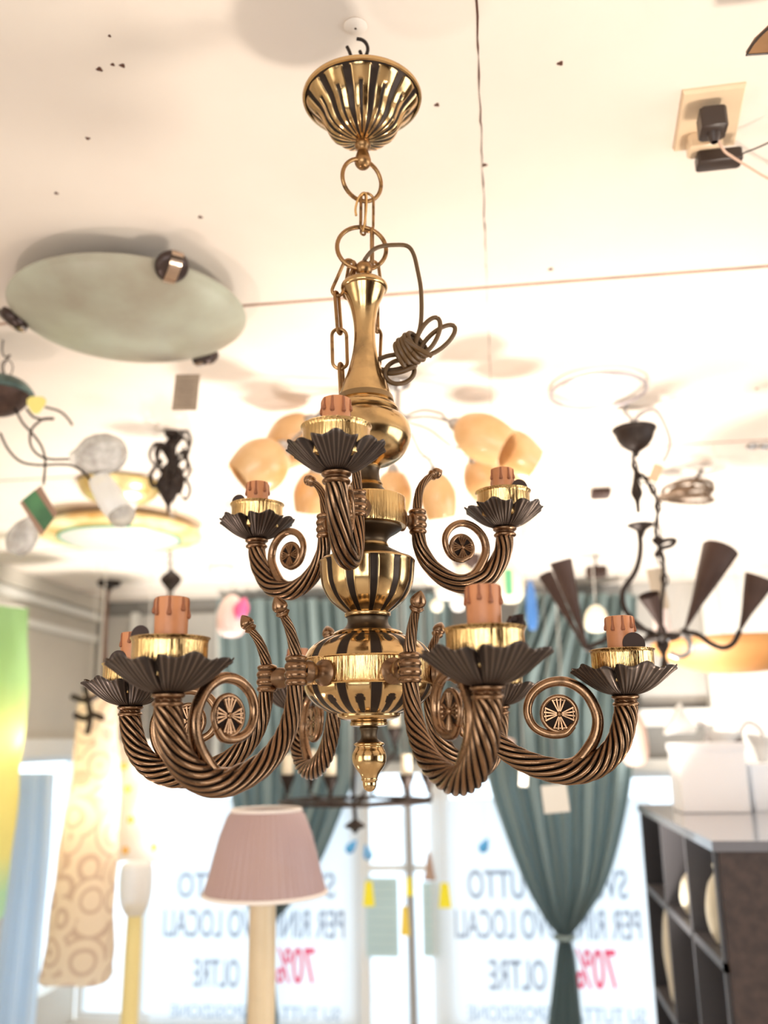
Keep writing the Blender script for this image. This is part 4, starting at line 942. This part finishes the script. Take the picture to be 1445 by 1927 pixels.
mk('column', lathe([(.001, .02), (.14, .02), (.14, .05), (.05, .08), (.040, .12), (.0385, z0-.05), (.034, z0+.02), (.01, z0+.03), (.01, z0+.18)], 40, (px_-.006, Y, 0)), mat('cream_marble_column', (0.83, 0.66, 0.43), .35, noise=.12, nscale=8), t)
mk('base', lathe([(.16, 0), (.17, .01), (.165, .022), (.001, .024)], 40, (px_-.006, Y, 0)), GOLD, t)
Y = 4.6
p = at_y(254, 1700, Y); k = mpp(p)
t = thing('standing_lamp', 'slender yellow column lamp with white glass head left of the pleated lamp', 'standing lamp', (p.x, Y, 0))
za, zb_ = at_y(254, 1722, Y).z, at_y(254, 1622, Y).z
mk('column', lathe([(.12, 0), (.12, .03), (17*k, .06), (15*k, 1.0), (14*k, za), (19*k, za+.03), (15*k, za+.05)], 32, (p.x, Y, 0)), mat('pale_yellow_lacquer', (0.95, 0.82, 0.38), .4), t)
mk('glass_head', lathe(smooth_prof([(17*k, za), (27*k, za+.05), (31*k, (za+zb_)/2), (30*k, zb_-.03), (22*k, zb_), (.001, zb_+.004)], 4), 32, (p.x, Y, 0)), FROST, t)

# ================================================================== FAR CANDLE CHANDELIER
Y = 4.2
p = W(672, 1500); k = mpp(p)
t = thing('far_chandelier', 'thin black iron chandelier with cream candles seen below the brass finial', 'chandelier', V((p.x, Y, CEIL)))
mk('stem', tube([V((p.x, Y, CEIL)), W(668, 1400), W(664, 1500), W(670, 1556)], .009, 8), IRON, t)
mk('hoop', tube(circ(W(668, 1508), 142*k, 64, (1, 0, 0), (0, 1, 0), e=.8), .009, 8, True), IRON, t)
mk('finial', lathe(smooth_prof([(3*k, 14*k), (16*k, 5*k), (20*k, 0), (8*k, -5*k), (2*k, -12*k)], 3), 20, W(668, 1556)), IRON, t)
for a_, (px, py, dy) in enumerate(((541, 1468, 0), (622, 1470, -.2), (765, 1468, -.25), (700, 1464, .3), (806, 1466, 0), (585, 1460, .25), (742, 1380, .1))):
    q = W(px, py, dy); kk = mpp(q)
    am = mk('arm', tube(cr([W(668, 1515), mixp(W(668, 1515), q, .5)+V((0, 0, -.04)), q+V((0, 0, -34*kk)), q+V((0, 0, -20*kk))], 5), .007, 8), IRON, t)
    mk('cup', lathe(smooth_prof([(3*kk, -26*kk), (6*kk, -14*kk), (13*kk, 2*kk), (15*kk, 10*kk), (13*kk, 10*kk)], 3), 20, q), IRON, am)
    mk('candle_sleeve', lathe([(10*kk, 6*kk), (10*kk, 46*kk), (8*kk, 47*kk), (8*kk, 40*kk)], 20, q), mat('cream_sleeve', (0.86, 0.76, 0.58), .5) if a_ == 0 else bpy.data.materials['cream_sleeve'], am)

# ================================================================== SMALL THINGS IN THE WINDOW
YELL = mat('yellow_price_card', (0.98, 0.90, 0.05), .7)
for i_, (px, py, w_, h_, m, lb) in enumerate(((694, 1682, 22, 44, YELL, 'yellow price tag left of the grey door post'), (770, 1668, 14, 34, YELL, 'narrow yellow tag against the grey door post, upper one'),
                                              (762, 1733, 18, 52, mat('orange_yellow_card', (0.93, 0.72, 0.12), .7), 'orange-yellow tag against the grey door post, lower one'), (837, 1685, 24, 44, YELL, 'yellow price tag at the left edge of the right poster'))):
    p = at_y(px, py, 6.3); k = mpp(p)
    t = thing('price_tag', lb, 'price tag', p)
    mk('card', card([p+V((-w_*.5*k, 0, -h_*.5*k)), p+V((w_*.5*k, 0, -h_*.5*k)), p+V((w_*.3*k, 0, h_*.5*k)), p+V((-w_*.3*k, 0, h_*.5*k))], .004, (0, -1, 0)), m, t, smooth=False)
    mk('string', tube([p+V((0, 0, h_*.5*k)), V((p.x, 6.3, CEIL))], .0025, 6), STRING, t)
BLU = mat('blue_glass_drop', (0.10, 0.42, 0.85), .2)
for i_, (px, py, a_, lb) in enumerate(((662, 1592, 40, 'blue glass pennant drop, left of the pair in the middle window'), (691, 1603, -15, 'light blue glass drop, right of the pair in the middle window'), (912, 1590, 30, 'blue glass drop above the text of the right poster'))):
    p = at_y(px, py, 6.4); k = mpp(p)
    t = thing('glass_drop', lb, 'glass ornament', p)
    mk('drop', lathe(smooth_prof([(.002, 14*k), (5*k, 6*k), (9*k, -4*k), (7*k, -12*k), (.002, -16*k)], 3), 20, p, (sin(radians(a_)), 0, cos(radians(a_)))), BLU, t)
    mk('string', tube([p, V((p.x, 6.4, CEIL))], .002, 6), STRING, t)
p = at_y(808, 1630, 6.2); k = mpp(p)
t = thing('bell_ornament', 'small brown cone-shaped hanging ornament between the door and right poster', 'ornament', p)
mk('body', lathe(smooth_prof([(2*k, 26*k), (5*k, 14*k), (9*k, -12*k), (11*k, -24*k), (.002, -24*k)], 3), 20, p), mat('brown_ceramic', (0.42, 0.30, 0.24), .5), t)
mk('string', tube([p+V((0, 0, 20*k)), V((p.x, 6.2, CEIL))], .002, 6), STRING, t)
BLUEP = mat('pale_blue_notice', (0.60, 0.80, 0.86), .7, noise=.08, nscale=2)
for (px0, px1, py0, py1, lb) in ((690, 748, 1652, 1800, 'pale blue notice on the glass left of the grey door post'), (797, 826, 1660, 1800, 'pale blue notice on the glass right of the grey door post')):
    a_, b_ = at_y(px0, py1, FARW-.02), at_y(px1, py0, FARW-.02)
    t = thing('window_notice', lb, 'notice', a_)
    mk('sheet', bx(a_.x, b_.x, FARW-.022, FARW-.019, a_.z, b_.z), BLUEP, t, smooth=False)
    mk('faint_lines', [bx(a_.x+.02, b_.x-.02, FARW-.0245, FARW-.023, a_.z+.05+j*.06, a_.z+.057+j*.06) for j in range(8)], mat('faint_print', (0.45, 0.66, 0.74), .7) if px0 == 690 else bpy.data.materials['faint_print'], t, smooth=False)
# posters: their lettering faces the street, so it reads backwards from inside
PAPER = paper_mat('poster_paper', (0.93, 0.96, 0.98), (0.93, 0.97, 1.0))
INK = paper_mat('glare_paled_ink', (0.42, 0.45, 0.52), (0.42, 0.45, 0.52)); RED = paper_mat('red_ink', (0.95, 0.12, 0.22), (0.95, 0.10, 0.20)); PALEI = paper_mat('pale_ink', (0.55, 0.62, 0.72), (0.50, 0.60, 0.72))  # dark lettering paled to grey, the window glare put into its colour
def line(par, txt, xl, xr, yt, yb, m, Y):
    """text filling the pixel box, mirrored (seen from behind)"""
    cu = bpy.data.curves.new('lettering', 'FONT'); cu.body = txt; cu.align_x = 'LEFT'; cu.offset = .012
    o = bpy.data.objects.new('lettering', cu); col.objects.link(o); bpy.context.view_layer.update()
    me = bpy.data.meshes.new_from_object(o); bpy.data.objects.remove(o)
    xs_ = [v.co.x for v in me.vertices]; ys_ = [v.co.y for v in me.vertices]
    a_, b_ = at_y(xl, (yt+yb)/2, Y), at_y(xr, (yt+yb)/2, Y); zt_, zb2 = at_y((xl+xr)/2, yt, Y).z, at_y((xl+xr)/2, yb, Y).z
    sx, sz = (b_.x-a_.x)/(max(xs_)-min(xs_)), (zt_-zb2)/(max(ys_)-min(ys_))
    L0 = par.location
    for v in me.vertices:
        v.co = V((b_.x-(v.co.x-min(xs_))*sx, Y, zb2+(v.co.y-min(ys_))*sz))-L0
    me.materials.append(m); q = bpy.data.objects.new('lettering', me); col.objects.link(q); q.parent = par
    return q
for (lb, x0, x1, y0, L_) in (('left white sale poster with backward grey and red lettering behind the pleated lamp', 272, 668, 1500,
                              [('SVUOTA TUTTO', 335, 630, 1642, 1690, INK), ('PER RINNOVO LOCALI', 308, 648, 1712, 1765, INK), ('OLTRE', 364, 450, 1805, 1858, INK), ('70%', 520, 592, 1783, 1852, RED), ("SU TUTTA L'ESPOSIZIONE", 320, 640, 1892, 1918, PALEI)]),
                             ('right white sale poster with backward grey and red lettering behind the tied curtain', 822, 1222, 1500,
                              [('SVUOTA TUTTO', 880, 1180, 1637, 1692, INK), ('PER RINNOVO LOCALI', 856, 1206, 1712, 1768, INK), ('OLTRE', 920, 1028, 1806, 1864, INK), ('70%', 1084, 1160, 1786, 1862, RED), ("SU TUTTA L'ESPOSIZIONE", 880, 1215, 1894, 1924, PALEI)])):
    a_, b_ = at_y(x0, 2100, FARW-.03), at_y(x1, y0, FARW-.03)
    t = thing('poster', lb, 'poster', (a_.x, FARW-.03, a_.z))
    mk('sheet', ([(a_.x, FARW-.028, a_.z), (b_.x, FARW-.028, a_.z), (b_.x, FARW-.028, b_.z), (a_.x, FARW-.028, b_.z)], [(0, 1, 2, 3)]), PAPER, t, smooth=False)
    for q in L_: line(t, q[0], q[1], q[2], q[3], q[4], q[5], FARW-.032)

# ================================================================== DARK SHELF UNIT, RIGHT
Xs = at_y(1340, 1580, 3.0).x; ztop = at_y(1340, 1580, 3.0).z; y0_, y1_ = 3.0, 4.5; dpt = .9
DKW = mat('dark_brown_veneer', (0.075, 0.048, 0.040), .5, nscale=30, c2=(0.045, 0.030, 0.026))
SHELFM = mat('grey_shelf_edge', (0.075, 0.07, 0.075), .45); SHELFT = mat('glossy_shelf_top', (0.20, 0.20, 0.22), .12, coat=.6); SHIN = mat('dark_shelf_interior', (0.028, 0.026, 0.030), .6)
t = thing('shelf_unit', 'tall dark brown shelf unit with open compartments at the bottom right', 'shelf unit', (Xs, y0_, 0))
mk('side_panel', bx(Xs+.012, Xs+dpt, y0_-.03, y0_, 0, ztop-.03), DKW, t, smooth=False)
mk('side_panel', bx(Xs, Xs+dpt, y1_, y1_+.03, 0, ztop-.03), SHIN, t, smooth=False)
mk('top', bx(Xs-.01, Xs+dpt, y0_-.04, y1_+.03, ztop-.03, ztop), SHELFT, t, smooth=False)
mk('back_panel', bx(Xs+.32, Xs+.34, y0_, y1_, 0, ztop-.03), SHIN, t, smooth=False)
for yy_ in (y0_+.012, 3.47, 3.98):
    mk('divider', bx(Xs, Xs+.32, yy_-.012, yy_+.012, 0, ztop-.03), SHELFM, t, smooth=False)
for zz_ in (at_y(1362, 1822, 3.0).z, at_y(1362, 1822, 3.0).z-.42, at_y(1362, 1822, 3.0).z-.84):
    mk('shelf', bx(Xs, Xs+.32, y0_, y1_, zz_-.014, zz_+.014), SHELFM, t, smooth=False)
zs1 = at_y(1362, 1822, 3.0).z+.014
CRM = mat('cream_ceramic', (0.72, 0.66, 0.52), .4, noise=.15, nscale=12)
def vase(nm, lb, px, py, h_, w_, prof_, Y, zb0):
    p = V((Xs+.065, Y, zb0))
    return solo(nm, lathe(smooth_prof([(r_*w_, z_*h_) for r_, z_ in prof_], 4), 28, p), CRM, lb, 'vase', p)
pa_ = [(.001, 0), (.5, 0), (.9, .2), (1, .45), (.75, .75), (.35, .9), (.4, 1), (.3, 1), (.25, .9)]
zs2 = zs1-.42
vase('ceramic_vase', 'tall slim cream vase in the far lower compartment of the dark shelf unit', 1245, 1860, .40, .055, [(.001, 0), (.6, 0), (.8, .2), (1, .5), (.8, .8), (.5, .95), (.55, 1), (.4, 1)], 4.24, zs2)
vase('ceramic_vase', 'small cream vase in the middle compartment of the dark shelf unit', 1285, 1700, .17, .05, pa_, 3.74, zs1)
vase('ceramic_vase', 'cream bulbous vase in the nearest compartment of the dark shelf unit', 1338, 1700, .24, .055, pa_, 3.25, zs1)
# white boxes standing on the unit
WB = mat('white_card_box', (0.92, 0.94, 0.97), .6)
p = at_y(1272, 1515, 4.1); k = mpp(p)
t = thing('box', 'large plain white box standing on top of the dark shelf unit', 'box', (p.x+.14, 4.1, ztop))
mk('carton', rbox((p.x+.14, 4.1, ztop+.13), (.27, .22, .26), None, .03), WB, t)
mk('lid', rbox((p.x+.14, 4.1, ztop+.262), (.28, .23, .03), None, .05), WB, t)
t = thing('box', 'smaller white box right of the large box on the shelf unit', 'box', (p.x+.36, 4.15, ztop))
mk('carton', rbox((p.x+.36, 4.15, ztop+.09), (.10, .16, .18), None, .03), WB, t)
mk('lid', rbox((p.x+.36, 4.15, ztop+.182), (.106, .166, .012), None, .05), WB, t)

# ================================================================== BLURRED LIGHTS IN THE MIDDLE AND RIGHT
# white glass chandelier with curling arms, right
Y = 4.35; p = W(1372, 1400); k = mpp(p)
t = thing('white_chandelier', 'white glass chandelier with curling arms above the white boxes', 'chandelier', V((p.x, Y, CEIL)))
WG = mat('milky_glass', (0.90, 0.88, 0.86), .25)
mk('stem', tube([V((p.x, Y, CEIL)), W(1385, 1350), W(1382, 1410)], .0022, 8), CHR, t)
mk('hub', sphere(W(1382, 1395), 16*k, 20), mat('dark_hub', (0.2, 0.17, 0.16), .4), t)
for L in ([(1382, 1395), (1362, 1380), (1345, 1400), (1352, 1438), (1375, 1446), (1395, 1420), (1392, 1375)], [(1380, 1400), (1350, 1432), (1330, 1415), (1330, 1370), (1310, 1358)], [(1385, 1390), (1405, 1360), (1430, 1372), (1440, 1400)]):
    mk('arm', tube(path(L), .010, 8), mat('grey_glass_arm', (0.62, 0.60, 0.60), .3) if 'grey_glass_arm' not in bpy.data.materials else bpy.data.materials['grey_glass_arm'], t)
for (px, py, ax_) in ((1290, 1366, (-.6, 0, .35)), (1360, 1405, (.1, 0, 1)), (1436, 1415, (.2, 0, 1))):
    mk('glass_cup', lathe(smooth_prof([(6*k, -20*k), (12*k, -8*k), (22*k, 10*k), (34*k, 26*k), (32*k, 26*k), (18*k, 8*k)], 3), 28, W(px, py), ax_), FROST, t)
def bottle_pendant(lb, px, py, wr, hr, m, Y_, cat='pendant lamp', nm='bottle_pendant', pr=None):
    p = at_y(px, py, Y_); k = mpp(p)
    t = thing(nm, lb, cat, V((p.x, Y_, CEIL)))
    mk('cord', tube([V((p.x, Y_, CEIL)), p+V((0, 0, hr*k))], .0022, 6), STRING, t)
    mk('shade', lathe(smooth_prof([(a_*wr*k, b_*hr*k) for a_, b_ in (pr or [(.02, -1), (.6, -.95), (1, -.6), (1, 0), (.8, .6), (.35, 1), (.3, 1.05)])], 4), 28, p), m, t)
    return t
PINKT = mat('salmon_glass', (0.72, 0.52, 0.44), .4); CRG = mat('cream_glass', (0.90, 0.84, 0.66), .35); PNK = mat('pink_glass', (0.85, 0.12, 0.30), .4)
bottle_pendant('long salmon pink glass pendant behind the rightmost twisted arm', 1192, 1388, 26, 52, PINKT, 4.4)
bottle_pendant('pale pink slim glass pendant behind the iron cone chandelier', 1246, 1185, 16, 50, mat('pale_pink_glass', (0.80, 0.66, 0.62), .4), 4.2)
bottle_pendant('cream round pendant left of the rightmost candle', 1122, 1165, 22, 24, CRG, 4.6)
lantern = bottle_pendant('cream glass lantern pendant with green stripe below the right upper cup', 960, 1095, 24, 40, CRG, 4.3)
bx_ = at_y(957, 1100, 4.3)+V((0, -24*mpp(at_y(957, 1100, 4.3))-.004, 0)); mk('green_stripe', rbox(bx_, (.035, .010, .12), None, .1), GREENRIM, lantern)
bottle_pendant('deep blue slim glass pendant in front of the teal curtain', 1000, 1140, 10, 46, mat('blue_glass', (0.05, 0.16, 0.42), .3), 5.2)
bottle_pendant('tall pale vase-shaped pendant right of the upper right cup', 998, 1000, 22, 44, mat('greige_glass', (0.80, 0.74, 0.64), .4), 4.4)
t = bottle_pendant('round pale pink pendant with a bright pink side behind the left bud tips', 436, 1160, 27, 38, mat('blush_glass', (0.90, 0.66, 0.62), .4), 4.4)
q = at_y(455, 1143, 4.32); k = mpp(q)
mk('pink_petal', lathe(smooth_prof([(.001, -24*k), (12*k, -12*k), (13*k, 4*k), (.001, 20*k)], 3), 20, q, (.3, 0, .9)), PNK, t)
for i_, (px, py, r_, lb) in enumerate(((838, 1108, 22, 'large cream globe, leftmost of the globe cluster right of the striped bowl'), (872, 1085, 20, 'topmost cream globe of the cluster right of the striped bowl'), (905, 1078, 16, 'cream globe just left of the green-striped lantern'),
                                       (812, 1085, 15, 'small cream globe closest to the striped brass bowl'), (862, 1135, 16, 'low cream globe beside the right front candle'), (822, 1140, 12, 'tiny pale globe lowest in the cluster beside the bowl'))):
    bottle_pendant(lb, px, py, r_, r_, CRG if i_ % 2 else FROST, 3.7+.28*i_, nm='globe_pendant', pr=[(.02, -1), (.6, -.8), (1, 0), (.8, .6), (.35, .95), (.25, 1.1)])
for (px, py, r_, lb, m) in ((880, 1052, 30, 'brown metal lamp bowl tucked under the right upper scroll', IRON_CONE), (415, 1075, 24, 'pale grey glass basket lamp left of the upper left arm', FROST), (1060, 1350, 18, 'greyish glass pendant seen inside the right scroll', CRG), (950, 1400, 18, 'dull pink pendant low behind the right arms', PINKT)):
    bottle_pendant(lb, px, py, r_, r_*.8, m, 5.6, nm='bowl_pendant', pr=[(.02, -1), (.7, -.8), (1, 0), (.95, .5), (.3, .8), (.2, 1)])
tagcard('blank white card hanging in front of the teal curtain below the right arm', 1045, 1503, 3.4, 48, 50, TAGW, .08, (1046, 1440), cat='card', name='blank_card')
tagcard('tiny cream tag behind the lower right arm', 985, 1462, 4.0, 16, 34, TAGW, -.1, (986, 1430), cat='card', name='blank_card')
